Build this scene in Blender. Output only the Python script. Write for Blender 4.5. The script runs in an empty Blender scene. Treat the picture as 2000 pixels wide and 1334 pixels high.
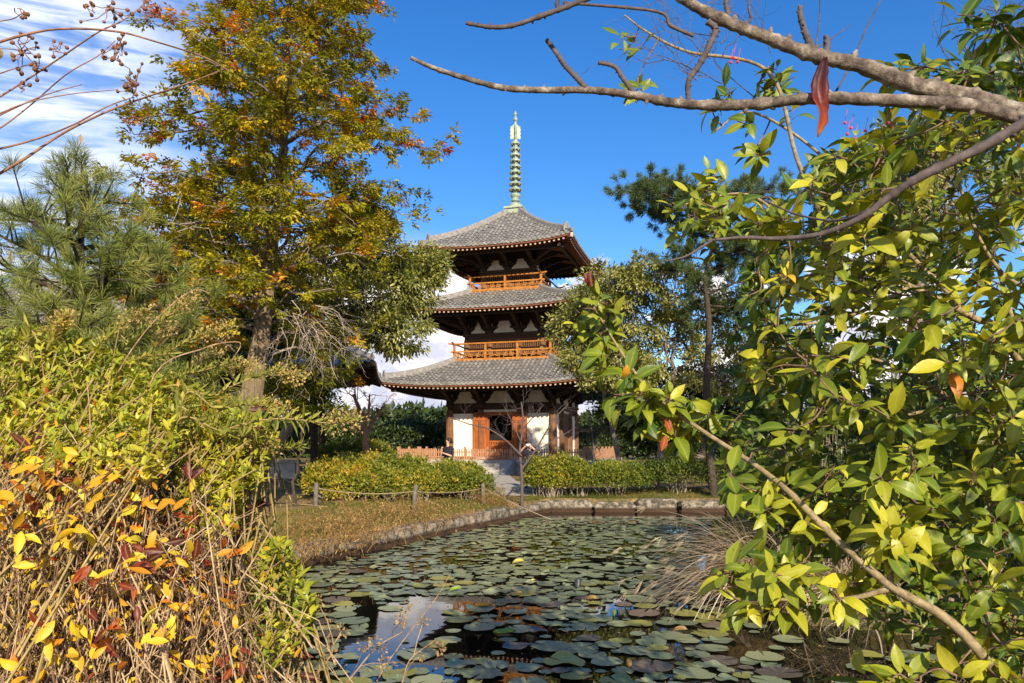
import bpy, math
import numpy as np
from mathutils import Vector, Matrix

rng = np.random.default_rng(11)
SC = bpy.context.scene
COL = SC.collection
F, HY, EYE = 1444.4, 872.0, 1.55           # focal length in photo pixels, horizon row, eye height
WATER = -0.57
R = math.radians

def P(px, py, Y):
    """a point Y metres in front of the viewpoint, seen at photo pixel px, py"""
    return np.array([(px - 1000) / F * Y, Y, EYE - (py - HY) / F * Y])

def A(*v):
    return np.array(v, float)

def unit(v):
    v = np.asarray(v, float)
    return v / np.maximum(np.linalg.norm(v, axis=-1, keepdims=True), 1e-9)

# ------------------------------------------------------------------ objects
def tag(o, label=None, cat=None, group=None, kind=None):
    if label: o['label'] = label
    if cat: o['category'] = cat
    if group: o['group'] = group
    if kind: o['kind'] = kind
    return o

def thing(name, label, cat, loc=(0, 0, 0), rz=0, group=None):
    o = bpy.data.objects.new(name, None)
    COL.objects.link(o)
    o.location = loc
    o.rotation_euler = (0, 0, rz)
    o.empty_display_size = 0.2
    return tag(o, label, cat, group)

def copy_tree(o, parent=None):
    c = o.copy(); COL.objects.link(c)
    if parent is not None: c.parent = parent
    for ch in list(o.children):
        copy_tree(ch, c)
    return c

class MB:
    """collects shapes and links them as one mesh object"""
    def __init__(s):
        s.V = []; s.F = []; s.M = []; s.T = []; s.n = 0; s.B = []
    def add(s, V, Fc, mi=0, tint=None, rib=None):
        V = np.asarray(V, float).reshape(-1, 3)
        groups = Fc if isinstance(Fc, list) and len(Fc) and isinstance(Fc[0], np.ndarray) and Fc[0].ndim == 2 else [np.asarray(Fc, np.int64)]
        for g in groups:
            if len(g) == 0: continue
            s.F.append(g + s.n); s.M.append(np.full(len(g), mi, np.int32))
        s.V.append(V)
        s.T.append(np.full(len(V), 0.5) if tint is None else np.broadcast_to(np.asarray(tint, float), (len(V),)).copy())
        s.B.append(np.zeros(len(V)) if rib is None else np.asarray(rib, float))
        s.n += len(V)
        return s
    def box(s, c, size, rot=None, mi=0):
        sx, sy, sz = [q / 2 for q in size]
        v = np.array([[-sx,-sy,-sz],[sx,-sy,-sz],[sx,sy,-sz],[-sx,sy,-sz],[-sx,-sy,sz],[sx,-sy,sz],[sx,sy,sz],[-sx,sy,sz]])
        if rot is not None: v = v @ np.array(rot).T
        return s.add(v + np.asarray(c, float), np.array([[0,3,2,1],[4,5,6,7],[0,1,5,4],[1,2,6,5],[2,3,7,6],[3,0,4,7]]), mi)
    def box2(s, a, b, mi=0):
        a = np.asarray(a, float); b = np.asarray(b, float)
        return s.box((a + b) / 2, np.abs(b - a), mi=mi)
    def prism(s, poly, axis_o, ax_u, ax_v, ax_w, thick, mi=0):
        """polygon (u, v) extruded by +-thick/2 along w"""
        poly = np.asarray(poly, float); n = len(poly)
        o = np.asarray(axis_o, float); U = np.asarray(ax_u, float); Vv = np.asarray(ax_v, float); W = np.asarray(ax_w, float)
        base = o + poly[:, :1] * U + poly[:, 1:] * Vv
        V = np.concatenate([base - W * thick / 2, base + W * thick / 2])
        s.F.append(np.array([list(range(n))[::-1]]) + s.n); s.M.append(np.array([mi], np.int32))
        s.F.append(np.array([list(range(n, 2 * n))]) + s.n); s.M.append(np.array([mi], np.int32))
        q = np.array([[i, (i + 1) % n, (i + 1) % n + n, i + n] for i in range(n)])
        return s.add(V, q, mi)
    def tube(s, pts, rad, sides=6, mi=0, cap=True, tint=None):
        V, Q = tube_arrays(pts, rad, sides)
        if cap:
            n = len(pts)
            s.F.append(np.array([list(range(sides))[::-1]]) + s.n); s.M.append(np.array([mi], np.int32))
            s.F.append(np.array([list(range((n - 1) * sides, n * sides))]) + s.n); s.M.append(np.array([mi], np.int32))
        return s.add(V, Q, mi, tint)
    def lathe(s, prof, c=(0, 0, 0), n=20, mi=0, cap=True):
        prof = np.asarray(prof, float); k = len(prof)
        a = np.arange(n) * 2 * np.pi / n
        V = np.stack([prof[:, None, 0] * np.cos(a), prof[:, None, 0] * np.sin(a), np.repeat(prof[:, 1:2], n, 1)], -1).reshape(-1, 3) + np.asarray(c, float)
        i = np.arange(k - 1)[:, None] * n; j = np.arange(n)[None]
        Q = np.stack([i + j, i + (j + 1) % n, i + n + (j + 1) % n, i + n + j], -1).reshape(-1, 4)
        if cap:
            s.F.append(np.array([list(range(n))[::-1]]) + s.n); s.M.append(np.array([mi], np.int32))
            s.F.append(np.array([list(range((k - 1) * n, k * n))]) + s.n); s.M.append(np.array([mi], np.int32))
        return s.add(V, Q, mi)
    def grid(s, V, nu, nv, mi=0, flip=False):
        i = np.arange(nu - 1)[:, None] * nv; j = np.arange(nv - 1)[None]
        Q = np.stack([i + j, i + nv + j, i + nv + j + 1, i + j + 1], -1).reshape(-1, 4)
        if flip: Q = Q[:, ::-1]
        return s.add(V, Q, mi)
    def build(s, name, mats, parent=None, smooth=False, tint=False):
        V = np.concatenate(s.V)
        m = bpy.data.meshes.new(name)
        m.vertices.add(len(V)); m.vertices.foreach_set('co', V.astype(np.float32).ravel())
        loops = np.concatenate([f.ravel() for f in s.F]).astype(np.int32)
        tot = np.concatenate([np.full(len(f), f.shape[1], np.int32) for f in s.F])
        st = np.concatenate([[0], np.cumsum(tot)[:-1]]).astype(np.int32)
        m.loops.add(len(loops)); m.loops.foreach_set('vertex_index', loops)
        m.polygons.add(len(tot)); m.polygons.foreach_set('loop_start', st)
        m.polygons.foreach_set('material_index', np.concatenate(s.M))
        m.polygons.foreach_set('use_smooth', np.full(len(tot), bool(smooth)))
        if tint:
            at = m.attributes.new('tint', 'FLOAT', 'POINT')
            at.data.foreach_set('value', np.concatenate(s.T).astype(np.float32))
            if any(b.any() for b in s.B):
                at = m.attributes.new('rib', 'FLOAT', 'POINT'); at.data.foreach_set('value', np.concatenate(s.B).astype(np.float32))
        m.update(calc_edges=True)
        for q in (mats if isinstance(mats, (list, tuple)) else [mats]): m.materials.append(q)
        o = bpy.data.objects.new(name, m); COL.objects.link(o)
        if parent is not None: o.parent = parent
        return o

def tube_arrays(pts, rad, sides=6):
    pts = np.asarray(pts, float); n = len(pts)
    rad = np.broadcast_to(np.asarray(rad, float), (n,))
    t = np.empty_like(pts); t[1:-1] = pts[2:] - pts[:-2]; t[0] = pts[1] - pts[0]; t[-1] = pts[-1] - pts[-2]
    t = unit(t)
    ref = A(0, 0, 1) if abs(t[:, 2]).mean() < 0.9 else A(1, 0, 0)
    u = unit(np.cross(t, ref)); v = np.cross(t, u)
    a = np.arange(sides) * 2 * np.pi / sides
    V = pts[:, None] + rad[:, None, None] * (np.cos(a)[None, :, None] * u[:, None] + np.sin(a)[None, :, None] * v[:, None])
    i = np.arange(n - 1)[:, None] * sides; j = np.arange(sides)[None]
    Q = np.stack([i + j, i + (j + 1) % sides, i + sides + (j + 1) % sides, i + sides + j], -1).reshape(-1, 4)
    return V.reshape(-1, 3), Q

def spline(pts, n):
    """Catmull-Rom through the given points"""
    pts = np.asarray(pts, float)
    if len(pts) == 2: return pts[0] + (pts[1] - pts[0]) * np.linspace(0, 1, n)[:, None]
    p = np.concatenate([[2 * pts[0] - pts[1]], pts, [2 * pts[-1] - pts[-2]]])
    out = []
    for x in np.linspace(0, len(pts) - 1 - 1e-6, n):
        i = int(x); t = x - i
        a, b, c, d = p[i:i + 4]
        out.append(0.5 * (2 * b + (c - a) * t + (2 * a - 5 * b + 4 * c - d) * t * t + (3 * b - a - 3 * c + d) * t ** 3))
    return np.array(out)

# ------------------------------------------------------------------ leaves
def leaf_template(sections, widths, bend, fold, ends=True):
    """cross-sections of three points along a drooping midrib"""
    s = np.asarray(sections, float); w = np.asarray(widths, float)
    n = len(s); ang = bend * s
    ds = np.diff(s, prepend=0); x = np.cumsum(ds * np.cos(ang)); h = -np.cumsum(ds * np.sin(ang))
    pts = []
    for k in range(n):
        hh = fold * abs(w[k])
        pts += [[x[k], w[k], h[k] + hh], [x[k], 0, h[k]], [x[k], -w[k], h[k] + hh]]
    q = []
    for k in range(n - 1):
        b = 3 * k
        q += [[b, b + 3, b + 4, b + 1], [b + 1, b + 4, b + 5, b + 2]]
    return np.array(pts), np.array(q)

T_BIG = [leaf_template([0, .06, .2, .38, .56, .76, .92, 1], [.008, .05, .15, .205, .21, .145, .05, .004], b, f)
         for b, f in ((.25, .25), (.8, .3), (1.3, .2), (.5, .5), (-.3, .3))]
T_OVAL = [leaf_template([0, .1, .3, .55, .8, 1], [.006, .07, .165, .19, .12, .004], b, f) for b, f in ((.2, .3), (.7, .3), (-.4, .4))]
T_SLIM = [leaf_template([0, .25, .6, 1], [.008, .085, .09, .003], b, f) for b, f in ((.3, .3), (.9, .3), (-.2, .5))]
T_SMALL = [leaf_template([0, .5, 1], [.02, .21, .01], b, f) for b, f in ((.4, .3), (-.3, .4))]
T_DIA = [(np.array([[0, 0, 0], [.5, .2, .05], [1, 0, -.1], [.5, -.2, .05]]), np.array([[0, 1, 2, 3]]))]
T_FROND = [(np.array([[0, 0, 0], [.45, .21, .03], [1, 0, -.12], [.45, -.21, .03]]), np.array([[0, 1, 2, 3]]))]

def leaves(mb, pos, d, nrm, L, tmpls, tint, wscale=1.0, mi=0):
    pos = np.asarray(pos, float); N = len(pos)
    if N == 0: return
    d = unit(d); side = unit(np.cross(nrm, d)); up = np.cross(d, side)
    L = np.broadcast_to(np.asarray(L, float), (N,)); tint = np.broadcast_to(np.asarray(tint, float), (N,))
    wscale = np.broadcast_to(np.asarray(wscale, float), (N,))
    pick = rng.integers(0, len(tmpls), N)
    for k, (tp, fq) in enumerate(tmpls):
        idx = np.where(pick == k)[0]
        if len(idx) == 0: continue
        V = pos[idx, None] + L[idx, None, None] * (tp[None, :, :1] * d[idx, None] + tp[None, :, 1:2] * wscale[idx, None, None] * side[idx, None] + tp[None, :, 2:] * up[idx, None])
        nv = len(tp)
        Q = (np.arange(len(idx))[:, None, None] * nv + fq[None]).reshape(-1, fq.shape[1])
        mb.add(V.reshape(-1, 3), Q, mi, np.repeat(tint[idx], nv), np.tile((np.abs(tp[:, 1]) < 1e-6).astype(float), len(idx)) if nv > 14 else None)

def rand_dirs(n):
    return unit(rng.normal(size=(n, 3)))

def perp(ax):
    ax = unit(ax); ref = np.where(np.abs(ax[..., 2:3]) < .9, A(0, 0, 1), A(1, 0, 0))
    u = unit(np.cross(ax, ref)); return u, np.cross(ax, u)

def lumps(p, freq, seed):
    """cheap smooth pseudo noise in about [0, 1] for colour clumps"""
    r = np.random.default_rng(seed); out = 0
    for k in range(5):
        w = unit(r.normal(size=3)) * freq * (0.7 + .5 * k); out = out + np.sin(p @ w + r.uniform(0, 6.28)) / (1 + .4 * k)
    return 0.5 + out / 6.0
# ------------------------------------------------------------------ materials
def new_mat(name):
    m = bpy.data.materials.new(name); m.use_nodes = True
    nt = m.node_tree; nt.nodes.clear()
    return m, nt, nt.nodes, nt.links

def nd(nt, typ, **kw):
    n = nt.nodes.new(typ)
    for k, v in kw.items():
        if hasattr(n, k): setattr(n, k, v)
        else: n.inputs[k.replace('_', ' ')].default_value = v
    return n

def ramp(nt, stops, fac):
    r = nt.nodes.new('ShaderNodeValToRGB')
    e = r.color_ramp.elements
    while len(e) > 1: e.remove(e[-1])
    e[0].position = stops[0][0]; e[0].color = (*stops[0][1], 1)
    for p, c in stops[1:]:
        q = e.new(p); q.color = (*c, 1)
    nt.links.new(fac, r.inputs[0])
    return r

def surf(name, stops, scale=6, rough=.7, bump=.2, stretch=(1, 1, 1), detail=6, spec=.3, metal=0, bscale=None, rnd=0.0, bdist=.02, wet=None):
    """noise-driven colour with a bump of its own"""
    m, nt, N, L = new_mat(name)
    out = N.new('ShaderNodeOutputMaterial'); b = N.new('ShaderNodeBsdfPrincipled')
    tc = N.new('ShaderNodeTexCoord'); mp = N.new('ShaderNodeMapping'); mp.inputs['Scale'].default_value = stretch
    L.new(tc.outputs['Object'], mp.inputs[0])
    no = nd(nt, 'ShaderNodeTexNoise', Scale=scale, Detail=detail, Roughness=.65); L.new(mp.outputs[0], no.inputs[0])
    fac = no.outputs[0]
    if rnd:
        oi = N.new('ShaderNodeNewGeometry'); ma = nd(nt, 'ShaderNodeMath', operation='MULTIPLY_ADD')
        L.new(oi.outputs['Random Per Island'], ma.inputs[0]); ma.inputs[1].default_value = rnd; L.new(fac, ma.inputs[2])
        m2 = nd(nt, 'ShaderNodeMath', operation='SUBTRACT'); L.new(ma.outputs[0], m2.inputs[0]); m2.inputs[1].default_value = rnd / 2
        fac = m2.outputs[0]
    r = ramp(nt, stops, fac); L.new(r.outputs[0], b.inputs['Base Color'])
    b.inputs['Roughness'].default_value = rough; b.inputs['Specular IOR Level'].default_value = spec; b.inputs['Metallic'].default_value = metal
    if bump:
        n2 = nd(nt, 'ShaderNodeTexNoise', Scale=(bscale or scale * 3), Detail=6, Roughness=.7); L.new(mp.outputs[0], n2.inputs[0])
        bu = nd(nt, 'ShaderNodeBump', Strength=bump, Distance=bdist); L.new(n2.outputs[0], bu.inputs['Height']); L.new(bu.outputs[0], b.inputs['Normal'])
    if wet is not None:        # dark wet band above the waterline
        ge = N.new('ShaderNodeNewGeometry'); sp = N.new('ShaderNodeSeparateXYZ'); L.new(ge.outputs['Position'], sp.inputs[0])
        mz = nd(nt, 'ShaderNodeMath', operation='MULTIPLY_ADD'); L.new(no.outputs[0], mz.inputs[0]); mz.inputs[1].default_value = -.12; L.new(sp.outputs[2], mz.inputs[2])
        mr = N.new('ShaderNodeMapRange'); L.new(mz.outputs[0], mr.inputs[0]); mr.inputs[1].default_value = wet; mr.inputs[2].default_value = wet + .06
        mw = nd(nt, 'ShaderNodeMix', data_type='RGBA'); L.new(mr.outputs[0], mw.inputs[0]); mw.inputs[6].default_value = (.05, .028, .014, 1); L.new(r.outputs[0], mw.inputs[7]); L.new(mw.outputs[2], b.inputs['Base Color'])
    L.new(b.outputs[0], out.inputs[0])
    return m

def foliage(name, stops, trans=.35, rough=.45, spec=.35, vary=.18, tscale=(1.5, 1.3, .5), veins=False):
    """leaf surface: colour from each leaf's own tint, light passing through"""
    m, nt, N, L = new_mat(name)
    out = N.new('ShaderNodeOutputMaterial'); b = N.new('ShaderNodeBsdfPrincipled')
    at = N.new('ShaderNodeAttribute'); at.attribute_name = 'tint'
    ge = N.new('ShaderNodeNewGeometry')
    ma = nd(nt, 'ShaderNodeMath', operation='MULTIPLY_ADD'); L.new(ge.outputs['Random Per Island'], ma.inputs[0]); ma.inputs[1].default_value = vary
    L.new(at.outputs['Fac'], ma.inputs[2])
    sb = nd(nt, 'ShaderNodeMath', operation='SUBTRACT', use_clamp=True); L.new(ma.outputs[0], sb.inputs[0]); sb.inputs[1].default_value = vary / 2
    r = ramp(nt, stops, sb.outputs[0])
    col = r.outputs[0]
    if veins:
        ra = N.new('ShaderNodeAttribute'); ra.attribute_name = 'rib'
        pw = nd(nt, 'ShaderNodeMath', operation='POWER'); L.new(ra.outputs['Fac'], pw.inputs[0]); pw.inputs[1].default_value = 7
        pm = nd(nt, 'ShaderNodeMath', operation='MULTIPLY'); L.new(pw.outputs[0], pm.inputs[0]); pm.inputs[1].default_value = .32
        v1 = nd(nt, 'ShaderNodeMix', data_type='RGBA'); L.new(pm.outputs[0], v1.inputs[0]); L.new(col, v1.inputs[6]); v1.inputs[7].default_value = (.55, .50, .13, 1)
        # blotches and brown spots that belong to the leaves
        tc = N.new('ShaderNodeTexCoord')
        s1 = nd(nt, 'ShaderNodeTexNoise', Scale=75, Detail=3); L.new(tc.outputs['Object'], s1.inputs[0])
        rs = ramp(nt, [(.66, (0, 0, 0)), (.74, (.8, .8, .8))], s1.outputs[0])
        v2 = nd(nt, 'ShaderNodeMix', data_type='RGBA'); L.new(rs.outputs[0], v2.inputs[0]); L.new(v1.outputs[2], v2.inputs[6]); v2.inputs[7].default_value = (.10, .05, .015, 1)
        s2 = nd(nt, 'ShaderNodeTexNoise', Scale=26, Detail=2); L.new(tc.outputs['Object'], s2.inputs[0])
        bu = nd(nt, 'ShaderNodeBump', Strength=.35, Distance=.01); L.new(s2.outputs[0], bu.inputs['Height']); L.new(bu.outputs[0], b.inputs['Normal'])
        col = v2.outputs[2]
    L.new(col, b.inputs['Base Color'])
    b.inputs['Roughness'].default_value = rough; b.inputs['Specular IOR Level'].default_value = spec
    tr = N.new('ShaderNodeBsdfTranslucent')
    mx = nd(nt, 'ShaderNodeMix', data_type='RGBA', blend_type='MULTIPLY'); mx.inputs[0].default_value = 1
    L.new(col, mx.inputs[6]); mx.inputs[7].default_value = (*tscale, 1)
    L.new(mx.outputs[2], tr.inputs[0])
    ms = N.new('ShaderNodeMixShader'); ms.inputs[0].default_value = trans
    L.new(b.outputs[0], ms.inputs[1]); L.new(tr.outputs[0], ms.inputs[2]); L.new(ms.outputs[0], out.inputs[0])
    return m

MT = {}
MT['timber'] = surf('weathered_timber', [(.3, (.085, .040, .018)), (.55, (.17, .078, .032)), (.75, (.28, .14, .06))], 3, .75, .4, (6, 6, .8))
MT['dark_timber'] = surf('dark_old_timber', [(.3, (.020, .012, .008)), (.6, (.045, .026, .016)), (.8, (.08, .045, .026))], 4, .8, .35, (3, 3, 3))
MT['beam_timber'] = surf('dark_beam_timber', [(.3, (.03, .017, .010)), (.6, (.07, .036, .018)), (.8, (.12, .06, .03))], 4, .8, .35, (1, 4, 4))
MT['rafter_end'] = surf('pale_rafter_ends', [(.3, (.38, .25, .16)), (.7, (.62, .47, .34))], 20, .8, .2)
MT['eave_board'] = surf('red_brown_eave_board', [(.3, (.13, .045, .022)), (.7, (.24, .09, .045))], 6, .8, .3)
MT['rail_timber'] = surf('new_orange_timber', [(.3, (.24, .085, .014)), (.55, (.40, .155, .026)), (.8, (.52, .24, .06))], 5, .65, .3, (1, 1, 1))
MT['door_timber'] = surf('red_brown_door_timber', [(.28, (.14, .030, .008)), (.5, (.33, .085, .016)), (.75, (.48, .15, .03))], 2.2, .6, .2, (7, 7, .7))
MT['door_faded'] = surf('faded_dark_door', [(.3, (.05, .024, .012)), (.5, (.15, .07, .03)), (.75, (.30, .15, .06))], 2.0, .7, .3, (5, 5, .6))
MT['plaster'] = surf('cream_plaster', [(.22, (.50, .43, .32)), (.42, (.76, .70, .57)), (.6, (.84, .79, .66)), (.8, (.87, .83, .71))], 1.8, .9, .08, (1.6, 1.6, .7))
MT['plaster_soft'] = surf('aged_plaster', [(.25, (.50, .43, .32)), (.5, (.66, .59, .46)), (.8, (.74, .67, .54))], 2.5, .9, .06)
MT['tile'] = surf('grey_clay_tile', [(.25, (.10, .095, .09)), (.5, (.20, .188, .17)), (.68, (.29, .27, .24)), (.85, (.40, .37, .31))], 7, .62, .25, (1, 1, 1), spec=.4, rnd=.22)
MT['tile_pan'] = surf('dark_pan_tile', [(.3, (.085, .082, .08)), (.7, (.17, .16, .15))], 8, .75, .5)
MT['bronze'] = surf('green_bronze', [(.3, (.13, .17, .12)), (.5, (.27, .31, .21)), (.75, (.44, .47, .34))], 5, .55, .3, spec=.5, metal=.15)
MT['copper'] = surf('pale_verdigris', [(.3, (.22, .28, .21)), (.6, (.35, .41, .30)), (.8, (.42, .39, .26))], 5, .6, .2, metal=.1)
MT['stone'] = surf('warm_grey_stone', [(.3, (.24, .22, .19)), (.55, (.38, .355, .31)), (.8, (.52, .49, .43))], 5, .85, .35)
MT['stone_dark'] = surf('mossy_stone', [(.34, (.035, .033, .024)), (.47, (.12, .10, .075)), (.55, (.24, .20, .15)), (.66, (.30, .27, .23)), (.78, (.44, .41, .36))], 7, .9, .7, bdist=.05, wet=-.53)
MT['fence_timber'] = surf('faded_fence_timber', [(.3, (.26, .12, .06)), (.6, (.42, .23, .13)), (.8, (.5, .32, .2))], 6, .8, .3, (5, 5, 1))
MT['stake'] = surf('grey_stake_wood', [(.3, (.06, .05, .04)), (.6, (.17, .15, .125)), (.8, (.3, .27, .23))], 8, .9, .5, (4, 4, 1))
MT['rope'] = surf('straw_rope', [(.3, (.2, .15, .09)), (.7, (.4, .32, .2))], 40, .9, .5)
MT['bark_pale'] = surf('pale_furrowed_bark', [(.3, (.10, .068, .038)), (.5, (.26, .19, .11)), (.75, (.42, .33, .20))], 5, .9, 1.0, (5, 5, .6), bdist=.06)
MT['bark_dark'] = surf('dark_bark', [(.3, (.03, .022, .016)), (.6, (.08, .06, .045)), (.8, (.14, .11, .08))], 8, .9, .8, (3, 3, 1), bdist=.04)
MT['bark_grey'] = surf('grey_brown_bark', [(.32, (.045, .034, .028)), (.46, (.13, .10, .08)), (.56, (.22, .18, .14)), (.66, (.36, .31, .26)), (.75, (.42, .40, .33))], 30, .85, .9, (1, 1, 1), bdist=.008)
MT['bark_slate'] = surf('slate_brown_bark', [(.3, (.05, .038, .036)), (.6, (.11, .085, .08)), (.8, (.2, .16, .14))], 40, .8, .4, bdist=.004)
MT['twig_red'] = surf('red_brown_twig', [(.3, (.16, .075, .045)), (.7, (.34, .18, .11))], 40, .7, .3, bdist=.003)
MT['twig_brown'] = surf('brown_twig', [(.3, (.10, .055, .035)), (.7, (.24, .15, .10))], 40, .7, .3, bdist=.003)
MT['limb_tan'] = surf('tan_green_bark', [(.3, (.10, .07, .035)), (.5, (.25, .19, .10)), (.75, (.40, .32, .19))], 34, .8, .5, bdist=.004)
MT['twig_grey'] = surf('bleached_twig', [(.3, (.24, .19, .145)), (.7, (.46, .39, .31))], 30, .85, .2, bdist=.003)
MT['twig_tan'] = surf('tan_twig', [(.25, (.09, .05, .025)), (.5, (.26, .16, .08)), (.8, (.52, .39, .23))], 30, .8, .3, rnd=.6, bdist=.003)
MT['twig_green'] = surf('green_brown_twig', [(.3, (.18, .13, .04)), (.7, (.38, .28, .11))], 30, .7, .2, bdist=.003)
MT['capsule'] = surf('brown_seed_capsule', [(.3, (.09, .035, .015)), (.7, (.27, .12, .06))], 60, .7, .4, bdist=.004)
MT['berry'] = surf('red_berry', [(.3, (.5, .02, .04)), (.7, (.7, .05, .08))], 30, .35, 0)
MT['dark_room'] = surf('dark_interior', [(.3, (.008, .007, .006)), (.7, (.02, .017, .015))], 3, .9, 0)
MT['skin'] = surf('skin', [(.3, (.55, .30, .20)), (.7, (.66, .38, .27))], 8, .6, 0)
MT['hair'] = surf('dark_hair', [(.3, (.015, .010, .008)), (.7, (.045, .028, .02))], 40, .5, .3)
MT['black_cloth'] = surf('black_cloth', [(.3, (.010, .010, .016)), (.7, (.025, .024, .034))], 20, .85, .2)
MT['white_plastic'] = surf('white_casing', [(.3, (.7, .7, .7)), (.7, (.82, .82, .82))], 5, .4, 0)

FO = {}
FO['cypress'] = foliage('autumn_conifer_leaf', [(0, (.05, .075, .010)), (.25, (.16, .175, .012)), (.45, (.36, .33, .016)), (.66, (.52, .41, .016)), (.78, (.60, .30, .016)), (.88, (.55, .14, .014)), (1, (.32, .085, .016))], .35)
FO['olive'] = foliage('olive_evergreen_leaf', [(0, (.045, .062, .014)), (.35, (.12, .14, .030)), (.65, (.24, .25, .06)), (.85, (.36, .34, .10)), (1, (.45, .36, .08))], .22, .35, .5)
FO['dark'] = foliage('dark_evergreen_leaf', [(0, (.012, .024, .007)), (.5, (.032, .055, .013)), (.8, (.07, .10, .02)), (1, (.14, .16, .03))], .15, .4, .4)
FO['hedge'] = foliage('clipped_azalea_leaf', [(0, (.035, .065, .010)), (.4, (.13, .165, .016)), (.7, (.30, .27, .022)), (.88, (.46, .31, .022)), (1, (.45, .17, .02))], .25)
FO['azalea'] = foliage('fresh_azalea_leaf', [(0, (.06, .12, .016)), (.3, (.19, .25, .022)), (.5, (.40, .40, .035)), (.78, (.52, .43, .03)), (.9, (.55, .24, .018)), (1, (.42, .07, .02))], .3, .4, .4)
FO['goldenrod'] = foliage('long_stalk_leaf', [(0, (.10, .14, .02)), (.4, (.28, .30, .05)), (.7, (.44, .40, .09)), (.9, (.52, .36, .08)), (1, (.42, .22, .06))], .3, .5, .3)
FO['plume'] = foliage('dry_flower_head', [(0, (.25, .16, .08)), (.5, (.45, .33, .17)), (1, (.58, .40, .10))], .3, .8, .1)
FO['autumn'] = foliage('yellow_and_red_leaf', [(0, (.045, .012, .014)), (.2, (.16, .02, .016)), (.38, (.40, .07, .012)), (.52, (.56, .24, .014)), (.68, (.66, .42, .018)), (.85, (.70, .55, .03)), (1, (.5, .5, .05))], .35, .45, .3, veins=True)
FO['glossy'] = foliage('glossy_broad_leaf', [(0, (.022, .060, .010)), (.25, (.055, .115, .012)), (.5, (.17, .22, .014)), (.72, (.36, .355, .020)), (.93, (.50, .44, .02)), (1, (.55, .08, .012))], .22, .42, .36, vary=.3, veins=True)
FO['pine'] = foliage('pine_needle', [(0, (.05, .085, .02)), (.5, (.17, .21, .045)), (.8, (.30, .30, .07)), (1, (.36, .20, .05))], .2, .5, .3)
FO['pine_dark'] = foliage('dark_pine_needle', [(0, (.03, .055, .02)), (.5, (.09, .135, .04)), (.8, (.17, .20, .065)), (1, (.22, .17, .06))], .2, .5, .3)
FO['straw'] = foliage('straw', [(0, (.14, .075, .025)), (.3, (.30, .17, .055)), (.6, (.42, .27, .10)), (.85, (.50, .38, .19)), (1, (.17, .20, .03))], .25, .7, .2)
FO['pampas'] = foliage('pampas_blade', [(0, (.28, .21, .14)), (.5, (.50, .40, .28)), (1, (.66, .55, .41))], .25, .7, .2)
FO['grass'] = foliage('short_green_grass', [(0, (.05, .075, .012)), (.5, (.14, .15, .025)), (1, (.34, .25, .07))], .25, .7, .2)
FO['root'] = foliage('pale_roots', [(0, (.12, .10, .08)), (1, (.36, .32, .27))], .0, .9, .1)

def pad_mat(name, stops, rough=.32, spec=.5):
    m, nt, N, L = new_mat(name)
    out = N.new('ShaderNodeOutputMaterial'); b = N.new('ShaderNodeBsdfPrincipled')
    tc = N.new('ShaderNodeTexCoord'); oi = N.new('ShaderNodeObjectInfo'); ge = N.new('ShaderNodeNewGeometry')
    no = nd(nt, 'ShaderNodeTexNoise', Scale=9, Detail=5); L.new(tc.outputs['Object'], no.inputs[0])
    a1 = nd(nt, 'ShaderNodeMath', operation='MULTIPLY_ADD'); L.new(oi.outputs['Random'], a1.inputs[0]); a1.inputs[1].default_value = .5; L.new(no.outputs[0], a1.inputs[2])
    a3 = nd(nt, 'ShaderNodeMath', operation='MULTIPLY_ADD'); L.new(ge.outputs['Random Per Island'], a3.inputs[0]); a3.inputs[1].default_value = .4; L.new(a1.outputs[0], a3.inputs[2])
    a2 = nd(nt, 'ShaderNodeMath', operation='SUBTRACT'); L.new(a3.outputs[0], a2.inputs[0]); a2.inputs[1].default_value = .45
    r = ramp(nt, stops, a2.outputs[0])
    # radial veins
    gr = nd(nt, 'ShaderNodeTexWave', wave_type='BANDS'); 
    sp = N.new('ShaderNodeSeparateXYZ'); L.new(tc.outputs['Object'], sp.inputs[0])
    an = nd(nt, 'ShaderNodeMath', operation='ARCTAN2'); L.new(sp.outputs[1], an.inputs[0]); L.new(sp.outputs[0], an.inputs[1])
    am = nd(nt, 'ShaderNodeMath', operation='MULTIPLY'); L.new(an.outputs[0], am.inputs[0]); am.inputs[1].default_value = 8
    ac = nd(nt, 'ShaderNodeMath', operation='COSINE'); L.new(am.outputs[0], ac.inputs[0])
    ar = ramp(nt, [(.90, (0, 0, 0)), (1, (.38, .38, .38))], ac.outputs[0])
    vm = nd(nt, 'ShaderNodeMix', data_type='RGBA'); L.new(ar.outputs[0], vm.inputs[0]); L.new(r.outputs[0], vm.inputs[6]); vm.inputs[7].default_value = (.36, .38, .16, 1)
    s1 = nd(nt, 'ShaderNodeTexNoise', Scale=5, Detail=6, Roughness=.7); L.new(tc.outputs['Object'], s1.inputs[0])
    rs = ramp(nt, [(.60, (0, 0, 0)), (.70, (.75, .75, .75))], s1.outputs[0])
    v2 = nd(nt, 'ShaderNodeMix', data_type='RGBA'); L.new(rs.outputs[0], v2.inputs[0]); L.new(vm.outputs[2], v2.inputs[6]); v2.inputs[7].default_value = (.15, .10, .03, 1)
    L.new(v2.outputs[2] if name != 'brown_lily_pad' else vm.outputs[2], b.inputs['Base Color'])
    b.inputs['Roughness'].default_value = rough; b.inputs['Specular IOR Level'].default_value = spec
    bu = nd(nt, 'ShaderNodeBump', Strength=.25, Distance=.004); n2 = nd(nt, 'ShaderNodeTexNoise', Scale=28, Detail=4); L.new(tc.outputs['Object'], n2.inputs[0])
    N.remove(gr)
    L.new(n2.outputs[0], bu.inputs['Height']); L.new(bu.outputs[0], b.inputs['Normal'])
    L.new(b.outputs[0], out.inputs[0])
    return m
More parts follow.
